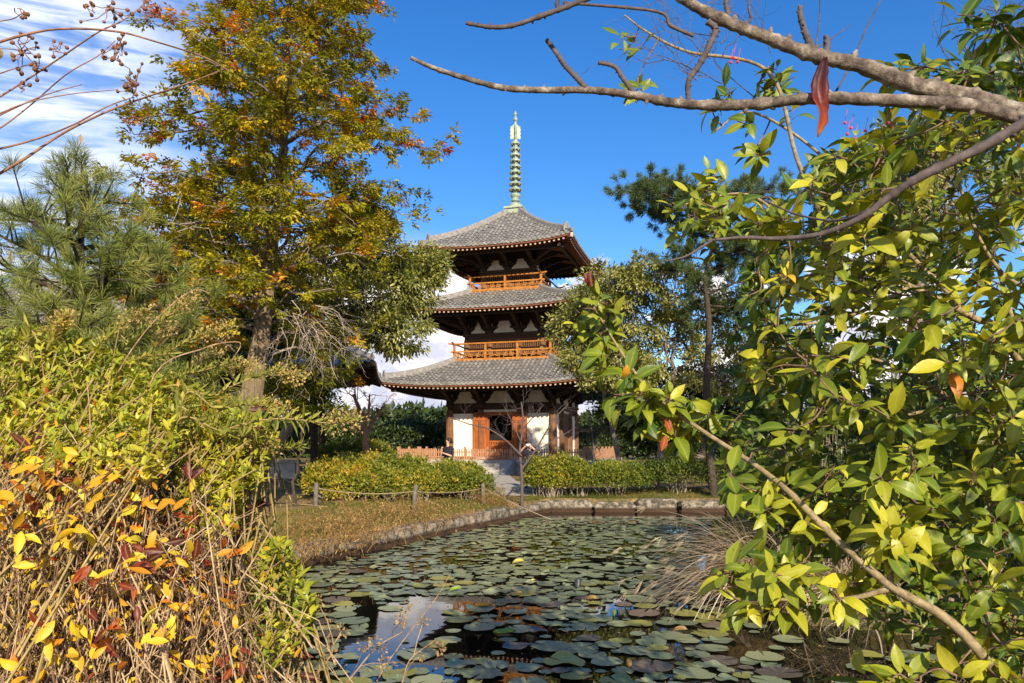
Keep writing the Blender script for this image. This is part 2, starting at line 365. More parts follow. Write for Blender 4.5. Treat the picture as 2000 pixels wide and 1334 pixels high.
MT['pad_green'] = pad_mat('green_lily_pad', [(.1, (.11, .14, .08)), (.4, (.19, .225, .12)), (.7, (.30, .31, .145)), (.95, (.42, .36, .11))])
MT['pad_olive'] = pad_mat('yellowing_lily_pad', [(.1, (.15, .16, .04)), (.5, (.30, .29, .06)), (.9, (.48, .36, .06))])
MT['pad_brown'] = pad_mat('brown_lily_pad', [(.1, (.07, .055, .045)), (.5, (.14, .105, .08)), (.9, (.24, .15, .09))])
MT['pad_dead'] = surf('dead_curled_leaf', [(.3, (.10, .05, .02)), (.6, (.30, .20, .07)), (.8, (.50, .40, .16))], 14, .6, .3)
MT['pad_orange'] = surf('orange_dead_leaf', [(.3, (.5, .18, .01)), (.7, (.65, .33, .03))], 14, .5, .2)
MT['pad_bright'] = surf('bright_green_leaf_back', [(.3, (.12, .20, .02)), (.7, (.26, .32, .04))], 14, .5, .2)
MT['pad_dark'] = surf('dark_leaf_back', [(.3, (.015, .02, .025)), (.7, (.05, .06, .06))], 14, .4, .2)

# water
m, nt, N, L = new_mat('dark_pond_water')
out = N.new('ShaderNodeOutputMaterial'); b = N.new('ShaderNodeBsdfPrincipled')
b.inputs['Base Color'].default_value = (.006, .006, .004, 1); b.inputs['Roughness'].default_value = .02
b.inputs['IOR'].default_value = 1.33; b.inputs['Specular IOR Level'].default_value = .9
tc = N.new('ShaderNodeTexCoord'); no = nd(nt, 'ShaderNodeTexNoise', Scale=2.2, Detail=3)
L.new(tc.outputs['Object'], no.inputs[0]); bu = nd(nt, 'ShaderNodeBump', Strength=.05, Distance=.02); L.new(no.outputs[0], bu.inputs['Height'])
L.new(bu.outputs[0], b.inputs['Normal']); L.new(b.outputs[0], out.inputs[0])
MT['water'] = m

# ground: bare soil, dry litter and green grass mixed by noise
m, nt, N, L = new_mat('soil_and_grass')
out = N.new('ShaderNodeOutputMaterial'); b = N.new('ShaderNodeBsdfPrincipled'); b.inputs['Roughness'].default_value = .95; b.inputs['Specular IOR Level'].default_value = .1
tc = N.new('ShaderNodeTexCoord')
n1 = nd(nt, 'ShaderNodeTexNoise', Scale=.45, Detail=6, Roughness=.7); L.new(tc.outputs['Object'], n1.inputs[0])
n2 = nd(nt, 'ShaderNodeTexNoise', Scale=9, Detail=8, Roughness=.75); L.new(tc.outputs['Object'], n2.inputs[0])
r1 = ramp(nt, [(.3, (.09, .055, .025)), (.5, (.24, .155, .07)), (.72, (.38, .27, .14))], n2.outputs[0])
r2 = ramp(nt, [(.3, (.035, .05, .012)), (.6, (.10, .10, .025)), (.8, (.22, .17, .06))], n2.outputs[0])
mx = nd(nt, 'ShaderNodeMix', data_type='RGBA'); rr = ramp(nt, [(.45, (0, 0, 0)), (.58, (1, 1, 1))], n1.outputs[0])
L.new(rr.outputs[0], mx.inputs[0]); L.new(r1.outputs[0], mx.inputs[6]); L.new(r2.outputs[0], mx.inputs[7]); L.new(mx.outputs[2], b.inputs['Base Color'])
bu = nd(nt, 'ShaderNodeBump', Strength=.6, Distance=.05); L.new(n2.outputs[0], bu.inputs['Height']); L.new(bu.outputs[0], b.inputs['Normal'])
L.new(b.outputs[0], out.inputs[0]); MT['ground'] = m
MT['path'] = surf('sandy_path', [(.3, (.30, .26, .21)), (.6, (.44, .40, .33)), (.8, (.55, .50, .42))], 5, .95, .4)

# ------------------------------------------------------------------ camera, sun, sky
SUN_AZ, SUN_EL = R(13.5), R(24.5)        # sun behind the viewpoint, over the right shoulder
cam = bpy.data.cameras.new('camera'); co = bpy.data.objects.new('camera', cam); COL.objects.link(co)
cam.sensor_width = 36; cam.lens = 26; cam.shift_y = (HY - 667) / 2000
cam.clip_start = .05; cam.clip_end = 2000
co.location = (0, 0, EYE); co.rotation_euler = (R(90), 0, 0); SC.camera = co

sd = A(math.sin(SUN_AZ) * math.cos(SUN_EL), -math.cos(SUN_AZ) * math.cos(SUN_EL), math.sin(SUN_EL))
sl = bpy.data.lights.new('sun', 'SUN'); so = bpy.data.objects.new('sun', sl); COL.objects.link(so)
sl.energy = 5.0; sl.angle = R(.55); sl.color = (1, .87, .68)
so.rotation_euler = Vector(sd).to_track_quat('Z', 'Y').to_euler(); so.location = (20, -30, 25)

W = bpy.data.worlds.new('World'); SC.world = W; W.use_nodes = True
nt = W.node_tree; N = nt.nodes; L = nt.links; N.clear()
out = N.new('ShaderNodeOutputWorld'); bg = N.new('ShaderNodeBackground'); bg.inputs[1].default_value = .115
sky = N.new('ShaderNodeTexSky'); sky.sky_type = 'NISHITA'; sky.sun_disc = False
sky.sun_elevation = SUN_EL; sky.sun_rotation = math.pi - SUN_AZ; sky.air_density = 1.0; sky.dust_density = .2; sky.ozone_density = 3.0
hs = N.new('ShaderNodeHueSaturation'); hs.inputs['Saturation'].default_value = 1.33; hs.inputs['Hue'].default_value = .510; hs.inputs['Value'].default_value = 1.04; L.new(sky.outputs[0], hs.inputs['Color'])
tc = N.new('ShaderNodeTexCoord'); sx = N.new('ShaderNodeSeparateXYZ'); L.new(tc.outputs['Generated'], sx.inputs[0])
def mth(op, a, b=None, c=None, clamp=False):
    n = N.new('ShaderNodeMath'); n.operation = op; n.use_clamp = clamp
    for i, q in enumerate((a, b, c)):
        if q is None: continue
        if isinstance(q, (int, float)): n.inputs[i].default_value = q
        else: L.new(q, n.inputs[i])
    return n.outputs[0]
def sstep(x, a, b):
    n = N.new('ShaderNodeMapRange'); n.interpolation_type = 'SMOOTHSTEP'; L.new(x, n.inputs[0])
    n.inputs[1].default_value = a; n.inputs[2].default_value = b
    return n.outputs[0]
az = mth('ARCTAN2', sx.outputs[0], sx.outputs[1]); el = mth('ARCSINE', sx.outputs[2])
# high rippled ice cloud, only towards one side of the sky
def comb(a, b, c):
    n = N.new('ShaderNodeCombineXYZ')
    for i, q in enumerate((a, b, c)):
        if isinstance(q, (int, float)): n.inputs[i].default_value = q
        else: L.new(q, n.inputs[i])
    return n.outputs[0]
tilt = mth('MULTIPLY_ADD', az, -.06, el)
wv = nd(nt, 'ShaderNodeTexNoise', Scale=1.0, Detail=5, Roughness=.6, Distortion=.6); L.new(comb(mth('MULTIPLY', az, 5.0), mth('MULTIPLY', tilt, 44.0), 3.1), wv.inputs[0])
w2 = nd(nt, 'ShaderNodeTexNoise', Scale=1.0, Detail=5, Roughness=.6); L.new(comb(mth('MULTIPLY', az, 6.0), mth('MULTIPLY', tilt, 9.0), 7.7), w2.inputs[0])
cirm = sstep(mth('MULTIPLY_ADD', w2.outputs[0], .26, az), -.20, -.40)
cir = mth('MULTIPLY', mth('MULTIPLY', cirm, mth('MULTIPLY_ADD', sstep(wv.outputs[0], .36, .62), .80, .18)), sstep(w2.outputs[0], .28, .5), clamp=True)
cir = mth('MULTIPLY', cir, sstep(el, .95, .55))
# low heaped cloud along the horizon
wm = nd(nt, 'ShaderNodeTexNoise', Scale=1.0, Detail=9, Roughness=.55, Distortion=.25); L.new(comb(mth('MULTIPLY', az, 7.5), mth('MULTIPLY', el, 11.0), 2.35), wm.inputs[0])
wl = nd(nt, 'ShaderNodeTexNoise', Scale=1.0, Detail=9, Roughness=.55, Distortion=.25); L.new(comb(mth('MULTIPLY_ADD', az, 7.5, .16), mth('MULTIPLY_ADD', el, 11.0, .22), 2.35), wl.inputs[0])
bank = sstep(mth('ABSOLUTE', mth('ADD', az, .165)), .20, .05)
th = mth('SUBTRACT', mth('MULTIPLY_ADD', el, .95, .318), mth('MULTIPLY', bank, .12))
dm = mth('SUBTRACT', wm.outputs[0], th)
cum = mth('MULTIPLY', sstep(dm, 0.0, .035), sstep(mth('SUBTRACT', el, mth('MULTIPLY', bank, .02)), .27, .20))
relief = sstep(mth('SUBTRACT', wm.outputs[0], wl.outputs[0]), -.07, .07)
grey = mth('MULTIPLY', mth('MULTIPLY_ADD', relief, .75, .25, clamp=True), mth('MULTIPLY_ADD', sstep(el, .02, .13), .6, .4))
cc = nd(nt, 'ShaderNodeMix', data_type='RGBA'); L.new(grey, cc.inputs[0])
cc.inputs[6].default_value = (3.1, 3.4, 4.6, 1); cc.inputs[7].default_value = (8.0, 7.4, 6.9, 1)
m1 = nd(nt, 'ShaderNodeMix', data_type='RGBA'); L.new(cir, m1.inputs[0]); L.new(hs.outputs[0], m1.inputs[6]); m1.inputs[7].default_value = (5.6, 5.95, 6.9, 1)
m2 = nd(nt, 'ShaderNodeMix', data_type='RGBA'); L.new(cum, m2.inputs[0]); L.new(m1.outputs[2], m2.inputs[6]); L.new(cc.outputs[2], m2.inputs[7])
L.new(m2.outputs[2], bg.inputs[0]); L.new(bg.outputs[0], out.inputs[0])
SC.view_settings.view_transform = 'Standard'; SC.view_settings.look = 'None'; SC.view_settings.gamma = 1; SC.view_settings.exposure = .72
SC.render.engine = 'CYCLES'; SC.cycles.max_bounces = 6; SC.cycles.diffuse_bounces = 3; SC.cycles.glossy_bounces = 3; SC.cycles.transmission_bounces = 3; SC.cycles.transparent_max_bounces = 4
SC.cycles.use_denoising = True
# ------------------------------------------------------------------ the pagoda
def rot4(V, k):
    a = k * math.pi / 2; c, s = round(math.cos(a)), round(math.sin(a))
    V = np.asarray(V, float)
    return np.stack([V[..., 0] * c - V[..., 1] * s, V[..., 0] * s + V[..., 1] * c, V[..., 2]], -1)

def append_rot(dst, src, k):
    """put a copy of a filled MB, turned by k quarter turns, into another"""
    off = dst.n
    for v, t in zip(src.V, src.T):
        dst.V.append(rot4(v, k)); dst.T.append(t)
    for f, mi in zip(src.F, src.M):
        dst.F.append(f + off); dst.M.append(mi)
    dst.n += src.n

def roof_fn(e, t, z0, H, lift, curve):
    def z(u, d):
        s = np.clip((e - d) / (e - t), -.05, 1)
        return z0 + lift * np.abs(u / np.maximum(d, .01)) ** 3.2 * np.clip(1 - s, 0, 1.2) ** 1.5 + H * ((1 - curve) * s + curve * s * s)
    return z

def make_roof(root, e, t, z0, H, lift, curve, hw, sp=.27, name='roof'):
    zf = roof_fn(e, t, z0, H, lift, curve)
    pan = MB()
    for k in range(4):
        us = np.linspace(-1, 1, 33); ds = np.linspace(e, t, 12)
        D, U = np.meshgrid(ds, us); X = U * D
        V = np.stack([X, -D, zf(X, D)], -1)
        pan.grid(rot4(V.reshape(-1, 3), k), 33, 12, flip=True)
        lo = np.stack([np.linspace(-e, e, 41), np.full(41, -e), zf(np.linspace(-e, e, 41), np.full(41, e))], -1)
        V2 = np.stack([lo, lo - A(0, 0, .07)], 1)
        pan.grid(rot4(V2.reshape(-1, 3), k), 41, 2, flip=True)
    roof = pan.build(name, MT['tile_pan'], root)
    # rows of round cover tiles, each tile a little stepped over the next
    tl = MB(); r = .083
    a = np.linspace(0, np.pi, 6)
    n = int(2 * e / sp); us = (np.arange(n + 1) - n / 2) * (2 * e / (n + .6))
    for u in us:
        d1 = max(t, abs(u) + .03)
        L = e + .05 - d1
        if L < .12: continue
        nt_ = max(1, int(round(L / .36))); dd = np.linspace(e + .05, d1, nt_ + 1)
        rings = []
        for i in range(nt_):
            for dq, rr, dz in ((dd[i], r * 1.08, .014), (dd[i + 1] + .004, r * .92, 0)):
                zc = float(zf(u, dq)) + dz
                rings.append(np.stack([u + rr * np.cos(a), np.full(6, -dq), zc + rr * np.sin(a)], -1))
        V = np.array(rings)
        # small irregularity from tile to tile
        V[..., 2] += np.repeat(rng.normal(0, .006, nt_), 2)[:, None]
        for k in range(4):
            for i in range(nt_):
                tl.grid(rot4(V[2 * i:2 * i + 2].reshape(-1, 3), k), 2, 6)
            cap = V[0]; cen = cap.mean(0) * A(1, 1, 1)
            tl.add(rot4(np.concatenate([cap, [[u, -e - .05, cap[0, 2] - .03]]]), k), np.array([[i, i + 1, 6] for i in range(5)]))
    # scalloped pan-tile lips between the rows
    for u0, u1 in zip(us[:-1], us[1:]):
        q = np.linspace(u0, u1, 5); sag = -.045 * np.sin(np.linspace(0, np.pi, 5)) 
        zz = zf(q, np.full(5, e))
        V = np.stack([np.stack([q, np.full(5, -e - .03), zz + .02 + sag * .3], -1), np.stack([q, np.full(5, -e - .03), zz - .05 + sag], -1)], 1)
        for k in range(4): tl.grid(rot4(V.reshape(-1, 3), k), 5, 2, flip=True)
    tl.build('cover_tiles', MT['tile'], roof, smooth=False)
    # hip ridges
    for k in range(4):
        hr = MB()
        def sweep(d0, d1, w, h, nn, up=0.0):
            d = np.linspace(d0, d1, nn); z = zf(d, d)
            z = z + up * np.linspace(0, 1, nn) ** 4
            pts = np.stack([d, -d, z], -1)
            sd_ = A(1, 1, 0) / math.sqrt(2)
            prof = [(-w, -.06), (-w, h * .7), (-w * .55, h * .95), (0, h), (w * .55, h * .95), (w, h * .7), (w, -.06)]
            V = np.array([[p + sd_ * x + A(0, 0, y) for x, y in prof] for p in pts])
            hr.grid(V.reshape(-1, 3), nn, 7)
            hr.F.append(np.array([[hr.n - 7 + i for i in range(7)]])); hr.M.append(np.array([0], np.int32))
        dE = t + (e - t) * .90
        sweep(t, dE, .12, .30, 14, .05); sweep(dE - .05, e + .05, .10, .15, 5, .05)
        z = float(zf(dE, dE))
        s2 = 1 / math.sqrt(2)
        hr.prism([(-.19, -.08), (-.2, .24), (-.11, .36), (-.05, .47), (0, .42), (.05, .47), (.11, .36), (.2, .24), (.19, -.08)], (dE + .03, -dE - .03, z + .03), (s2, s2, 0), (0, 0, 1), (s2, -s2, 0), .08)
        hr.V = [rot4(v, k) for v in hr.V]
        hr.build('hip_ridge', MT['tile'], roof)
    # timber under the tiles: fascia, soffit, rafters with pale ends
    zE = lambda u: zf(u, np.abs(u) * 0 + e) - .07
    fb = MB(); so_ = MB(); rf = MB()
    sl = .20
    for k in range(4):
        q = np.linspace(-e + .03, e - .03, 41); zz = zE(q)
        ring = np.stack([np.stack([q, np.full(41, -e + .02), zz], -1), np.stack([q, np.full(41, -e + .04), zz - .10], -1), np.stack([q, np.full(41, -e + .18), zz - .10], -1)], 1)
        fb.grid(rot4(ring.reshape(-1, 3), k), 41, 3, flip=True)
        us2 = np.linspace(-1, 1, 21); ds = np.linspace(e - .1, hw * .8, 8)
        D, U = np.meshgrid(ds, us2); X = U * D
        V = np.stack([X, -D, zE(X * e / np.maximum(D, .1)) * 1.0 * ((D - hw) / (e - hw)) + (zE(0 * X)) * (1 - (D - hw) / (e - hw)) - .095 + (e - D) * sl], -1)
        so_.grid(rot4(V.reshape(-1, 3), k), 21, 8)
        nr = int(2 * (e - .2) / .27)
        for u in (np.arange(nr + 1) - nr / 2) * (2 * (e - .22) / nr):
            d0 = e - .14; d1 = max(hw * .9, abs(u) + .05)
            if d0 - d1 < .12: continue
            f0 = 1.0; f1 = (d1 - hw) / (e - hw)
            z0_ = float(zE(np.array(u))) - .165
            z1_ = float(zE(np.array(u))) * f1 + float(zE(np.array(0.))) * (1 - f1) - .165 + (e - d1) * sl
            V, Q = tube_arrays([[u, -d0, z0_], [u, -d1, z1_]], [.062, .062], 8)
            rf.add(rot4(V, k), Q, 0)
            rf.F.append(np.array([list(range(8))]) + rf.n - 16); rf.M.append(np.array([1], np.int32))
        # corner rafter
        dg = e + .02; zc = float(zE(np.array(e))) - .13
        b0 = A(dg, -dg, zc); b1 = A(hw, -hw, float(zE(np.array(0.))) + (e - hw) * sl - .2)
        ax = unit(b1 - b0); sdv = unit(np.cross(ax, A(0, 0, 1))); upv = np.cross(sdv, ax)
        crs = [(-.09, -.13), (.09, -.13), (.09, .1), (-.09, .1)]
        V = np.array([[p + sdv * x + upv * y for x, y in crs] for p in (b0, b1)]).reshape(-1, 3)
        rf.add(rot4(V, k), np.array([[0, 1, 5, 4], [1, 2, 6, 5], [2, 3, 7, 6], [3, 0, 4, 7]]), 0)
        rf.F.append(np.array([[0, 3, 2, 1]]) + rf.n - 8); rf.M.append(np.array([1], np.int32))
    fb.build('eave_board', MT['eave_board'], roof)
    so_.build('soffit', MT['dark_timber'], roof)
    rf.build('rafters', [MT['eave_board'], MT['rafter_end']], roof)
    return roof, zE, sl

BELL = lambda w, h, flat: ([(-w, 0), (-w, .10 * h), (-w * .86, .20 * h), (-w * .70, .42 * h), (-w * .62, .66 * h), (-w * flat, .78 * h), (-w * flat * .82, h)] +
                           [(w * flat * .82, h), (w * flat, .78 * h), (w * .62, .66 * h), (w * .70, .42 * h), (w * .86, .20 * h), (w, .10 * h), (w, 0)])
SPIKE = lambda w, h: [(-w, 0), (-w, .12 * h), (-w * .55, .30 * h), (-w * .42, .55 * h), (-w * .18, .72 * h), (0, h), (w * .18, .72 * h), (w * .42, .55 * h), (w * .55, .30 * h), (w, .12 * h), (w, 0)]

def storey_timbers(root, hw, e, zb, zp0, zp1, zeave, cols, sl, style):
    """beam courses, cloud-shaped brackets, purlin and the plaster panels between them"""
    bm = MB(); br = MB()
    # dark board wall behind the bracket zone
    bm2 = MB()
    for k in range(4):
        s = MB()
        s.box2((-hw - .12, -hw - .10, zb - .2), (hw + .12, -hw + .06, zb))           # tie beam
        s.box2((-hw - .22, -hw - .17, zb + .002), (hw + .22, -hw + .10, zb + .14))         # plate
        append_rot(bm, s, k)
        s = MB(); top = zeave + (e - hw) * sl - .1
        s.box2((-hw, -hw - .02, zb + .142), (hw, -hw + .08, top)); append_rot(bm2, s, k)
        s = MB(); hgt = top - zb - .14
        out = (e - hw) * .52
        for u in cols:
            corner = abs(abs(u) - hw) < .01
            if corner and u > 0: continue
            dirs = [((0, -1, 0), (1, 0, 0), 1.0)]
            if corner: dirs = [((0, -1, 0), (1, 0, 0), 1.0), (tuple(unit(A(-1, -1, 0))), tuple(unit(A(1, -1, 0))), 1.38), ((-1, 0, 0), (0, 1, 0), 1.0)]
            o = A(u, -hw, zb + .14)
            s.box(o + A(0, 0, .11), (.36, .36, .22))
            for dv, wv_, f in dirs:
                w = out * f; h = hgt * .62
                poly = [(-.1, .2), (.16, .2), (.30, .26), (.42, .40), (.60, .42), (.72, .52), (w * .62, .56), (w * .72, h * .78), (w * .9, h * .80), (w + .12, h), (w + .12, h + .17), (-.1, h + .17)]
                s.prism(poly, o, dv, (0, 0, 1), wv_, .2)
                # block under the purlin and the tail rafter above it
                q = o + A(*dv) * (w * .96) + A(0, 0, h + .24)
                s.box(q, (.24, .24, .16))
                q0 = o + A(0, 0, hgt + .02); q1 = o + A(*dv) * (e - hw) * .76 * f + A(0, 0, hgt - (e - hw) * .76 * sl - .20)
                ax = unit(q1 - q0); sdv = A(*wv_); upv = np.cross(sdv, ax)
                V = np.array([[p + sdv * x + upv * y for x, y in [(-.09, -.12), (.09, -.12), (.09, .1), (-.09, .1)]] for p in (q0, q1)]).reshape(-1, 3)
                s.add(V, np.array([[0, 1, 5, 4], [1, 2, 6, 5], [2, 3, 7, 6], [3, 0, 4, 7], [4, 5, 6, 7]]))
            # wall-plane arm
            s.prism([(-.55, .42), (-.5, .30), (-.22, .24), (.22, .24), (.5, .30), (.55, .42)], o + A(0, -.11, 0), (1, 0, 0), (0, 0, 1), (0, 1, 0), .16)
        # purlin carried by the arms
        d = hw + out * .96
        s.box2((-d - .5, -d - .09, zb + .14 + hgt * .62 + .33), (d + .5, -d + .09, zb + .14 + hgt * .62 + .50))
        d2 = hw + (e - hw) * .72; zz = zeave - .26 + (e - d2) * sl
        s.box2((-d2 - .4, -d2 - .08, zz - .17), (d2 + .4, -d2 + .08, zz))
        append_rot(br, s, k)
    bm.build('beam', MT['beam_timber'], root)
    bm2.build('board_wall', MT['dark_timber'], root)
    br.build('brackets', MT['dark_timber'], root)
    # plaster panels
    h = zp1 - zp0
    for k in range(4):
        for a_, b_ in zip(cols[:-1], cols[1:]):
            c = (a_ + b_) / 2; wd = (b_ - a_) / 2
            pm = MB()
            if style == 'wide' or (style == 'mixed' and abs(c) < .1): poly = BELL(wd * .74, h, .52)
            elif style == 'low': poly = BELL(wd * .70, h, .40)
            else: poly = SPIKE(wd * .60, h * 1.02)
            pm.prism(poly, (c, -hw - .035, zp0), (1, 0, 0), (0, 0, 1), (0, 1, 0), .03)
            for sx_ in (-1, 1):       # small wedges beside the arms
                pm.prism([(0, 0), (.11 * sx_, .02), (.02 * sx_, .22)], (c + sx_ * wd * .80, -hw - .035, zp0 + h * .52), (1, 0, 0), (0, 0, 1), (0, 1, 0), .026)
            pm.V = [rot4(v, k) for v in pm.V]
            pm.build('plaster_panel', MT['plaster_soft'], root)

def make_balcony(root, b, z0, z1, nmid):
    fl = MB(); 
    for k in range(4):
        s = MB(); s.box2((-b - .02, -b - .03, z0 - .1), (b + .02, -b + .6, z0 + .02)); append_rot(fl, s, k)
    bal = fl.build('balcony', MT['rail_timber'], root)
    H = z1 - z0
    zl, zm = z0 + .16, z0 + H * .50
    for k in range(4):
        r = MB()
        r.box2((-b - .05, -b - .06, z0 + .022), (b + .05, -b + .06, zl))
        V, Q = tube_arrays([[-b - .38, -b, z1 - .03 + .05], [-b, -b, z1 - .04], [b, -b, z1 - .04], [b + .38, -b, z1 - .03 + .05]], .052, 8); r.add(V, Q)
        r.box2((-b - .22, -b - .05, zm), (b + .22, -b + .05, zm + .085))
        r.V = [rot4(v, k) + A(0, 0, .004 * (k % 2)) for v in r.V]
        r.build('rail', MT['rail_timber'], bal)
        # key-fret panel
        f = MB(); hgt = zm - zl; un = .42; nn = max(4, int(round(2 * b / un))); un = 2 * b / nn; w = .035
        def bar(x0, zz0, x1, zz1):
            f.box2((min(x0, x1) - w / 2, -b - .018, min(zz0, zz1) - w / 2), (max(x0, x1) + w / 2, -b + .018 , max(zz0, zz1) + w / 2))
        for i in range(nn):
            x = -b + un * i; lo = zl + .02; hi = zm - .02; mid = (lo + hi) / 2; q = hgt * .2
            m_ = 1 if i % 2 == 0 else -1
            X = (lambda t_: x + un * (t_ if m_ > 0 else 1 - t_))
            bar(X(.0), mid, X(.32), mid); bar(X(.32), mid + .036, X(.32), hi); bar(X(.68), lo, X(.68), mid - .036); bar(X(.68), mid, X(.98), mid)
            bar(X(.36) + .018 * m_, mid + q, X(.80), mid + q); bar(X(.16), mid - q, X(.62) - .018 * m_, mid - q); bar(X(.5), mid - q + .036, X(.5), mid + q - .036)
        f.V = [rot4(v, k) for v in f.V]
        f.build('fret_panel', MT['rail_timber'], bal)
    xs = np.linspace(-b, b, nmid + 2)
    for k in range(4):
        for i, x in enumerate(xs[:-1]):
            p = MB(); p.box2((x - .062, -b - .065, z0 + .024), (x + .062, -b + .065, z1 - .085))
            p.box2((x - .085, -b - .085, z1 - .10), (x + .085, -b + .085, z1 - .062))
            p.V = [rot4(v, k) for v in p.V]; p.build('post', MT['rail_timber'], bal)
    return bal

PC = A(.22, 47, 0); PTH = R(16.5)
def PG(u, v, z):
    c, s = math.cos(PTH), math.sin(PTH)
    return A(PC[0] + u * c + v * s, PC[1] - u * s + v * c, z)

ZF = .80                       # podium floor
pag = thing('pagoda', 'three-storey timber pagoda with grey tiled roofs, orange balconies and green bronze spire', 'pagoda', (PC[0], PC[1], ZF), -PTH)
inner = []
class _shift:                  # children are modelled in world heights: sink them by the root's height afterwards
    pass

def storey1():
    hw = 3.2; cols = [-3.2, -1.22, 1.22, 3.2]; zb = 3.95
    r1, zE, sl = make_roof(pag, 6.47, 2.9, 5.06, 1.72, .34, .34, hw)
    storey_timbers(pag, hw, 6.47, zb, 4.14, 4.84, float(zE(np.array(0.))), cols, sl, 'wide')
    done = set()
    for k in range(4):
        for u in cols:
            p = rot4(A(u, -hw, 0), k); key = (round(p[0], 2), round(p[1], 2))
            if key in done: continue
            done.add(key)
            c = MB(); c.lathe([(.235, ZF), (.25, ZF + 1.0), (.245, ZF + 2.0), (.20, zb - .2)], (p[0], p[1], 0), 14, cap=False)
            c.build('column', MT['timber'], pag, smooth=True)
            b = MB(); b.lathe([(.42, ZF - .04), (.42, ZF + .05), (.34, ZF + .10)], (p[0], p[1], 0), 14); b.build('column_base', MT['stone'], pag)
    for k in range(4):
        # white walls of the side bays
        for a_, b_ in ((-2.98, -1.66), (1.66, 2.98)):
            w = MB(); w.box2((a_, -hw - .02, ZF + .12), (b_, -hw + .10, 3.52)); w.V = [rot4(v, k) for v in w.V]; w.build('plaster_wall', MT['plaster'], pag)
            g = MB(); g.box2((a_, -hw - .05, 3.522), (b_, -hw + .1, 3.748)); g.box2((a_, -hw - .04, ZF), (b_, -hw + .1, ZF + .118)); g.V = [rot4(v, k) for v in g.V]; g.build('sill_beam', MT['beam_timber'], pag)
        fr = MB()
        for sx_ in (-1, 1):
            fr.box2((sx_ * 1.655, -hw - .07, ZF + .02), (sx_ * 1.46, -hw + .10, 3.60))
            fr.box2((sx_ * .86, -hw - .03, ZF + .13), (sx_ * .70, -hw + .08, 3.40))
        fr.box2((-1.458, -hw - .07, 3.402), (1.458, -hw + .10, 3.60)); fr.box2((-1.458, -hw - .08, ZF + .02), (1.458, -hw + .1, ZF + .128))
        fr.V = [rot4(v, k) for v in fr.V]; fr.build('door_frame', MT['door_timber'] if k == 0 else MT['timber'], pag)
        lt = MB(); lt.box2((-1.3, -hw - .05, 3.604), (1.3, -hw + .05, 3.74)); lt.V = [rot4(v, k) for v in lt.V]; lt.build('plaster_strip', MT['plaster'], pag)
        if k == 0:
            for sx_ in (-1, 1):
                d = MB()
                for i in range(4):
                    x0 = sx_ * (.80 + i * .215); x1 = sx_ * (.80 + (i + 1) * .215 - .006)
                    d.box2((x0, -hw - .20 - .012 * (i % 2), ZF + .2), (x1, -hw - .13, 3.47))
                dr = d.build('door', MT['door_timber'], pag)
                h = MB(); h.box2((sx_ * .82, -hw - .205 - .04, 1.2), (sx_ * 1.62, -hw - .213, 1.32)); h.box2((sx_ * .82, -hw - .245, 3.1), (sx_ * 1.62, -hw - .213, 3.22)); h.build('batten', MT['door_timber'], dr)
            g = MB()
            for i in range(9):
                x = -.64 + i * .16; g.box2((x - .045, -hw - .02, ZF + .15), (x + .045, -hw + .02, ZF + 1.0))
            g.box2((-.698, -hw - .05, ZF + 1.002), (.698, -hw + .05, ZF + 1.1)); g.box2((-.698, -hw + .025, ZF + .2), (.698, -hw + .06, ZF + .9))
            g.build('door_gate', MT['door_timber'], pag)
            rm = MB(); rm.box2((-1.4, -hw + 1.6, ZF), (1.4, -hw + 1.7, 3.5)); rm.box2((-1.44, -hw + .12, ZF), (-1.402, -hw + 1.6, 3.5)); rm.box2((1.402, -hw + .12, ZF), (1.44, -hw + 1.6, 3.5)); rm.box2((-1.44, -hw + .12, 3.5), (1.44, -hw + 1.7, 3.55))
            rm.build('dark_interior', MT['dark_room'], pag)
        else:
            for sx_ in (-1, 1):
                d = MB()
                for i in range(4):
                    x0 = sx_ * (.012 + i * .17); x1 = sx_ * (.012 + (i + 1) * .17 - .006)
                    d.box2((x0, -hw - .03 - .01 * (i % 2), ZF + .14), (x1, -hw + .04, 3.39))
                d.V = [rot4(v, k) for v in d.V]; d.build('door', MT['door_faded'], pag)
                q = MB(); q.box2((sx_ * .862, -hw - .01, ZF + .14), (sx_ * 1.455, -hw + .08, 3.39)); q.V = [rot4(v, k) for v in q.V]; q.build('plaster_wall', MT['plaster'], pag)

def storey_up(hw, cols, zb, zfloor, lat, e):
    for k in range(4):
        w = MB(); w.box2((-hw, -hw + .06, zfloor - 1.0), (hw, -hw + .12, zb - .2)); w.V = [rot4(v, k) for v in w.V]; w.build('board_wall', MT['dark_timber'], pag)
        for a_, b_ in zip(cols[:-1], cols[1:]):
            l = MB(); n = int((b_ - a_ - .3) / .12)
            for x in np.linspace(a_ + .2, b_ - .2, n): l.box2((x - .03, -hw - .05, lat[0]), (x + .03, -hw + .01, lat[1]))
            l.box2((a_ + .12, -hw - .06, lat[1] + .002), (b_ - .12, -hw + .05, lat[1] + .08)); l.box2((a_ + .12, -hw - .06, lat[0] - .1), (b_ - .12, -hw + .05, lat[0] - .002))
            l.V = [rot4(v, k) for v in l.V]; l.build('lattice_window', MT['timber'], pag)
    done = set()
    for k in range(4):
        for u in cols:
            p = rot4(A(u, -hw, 0), k); key = (round(p[0], 2), round(p[1], 2))
            if key in done: continue
            done.add(key)
            c = MB(); c.lathe([(.19, zfloor - .3), (.19, zb - .4), (.17, zb - .2)], (p[0], p[1], 0), 12, cap=False); c.build('column', MT['timber'], pag, smooth=True)

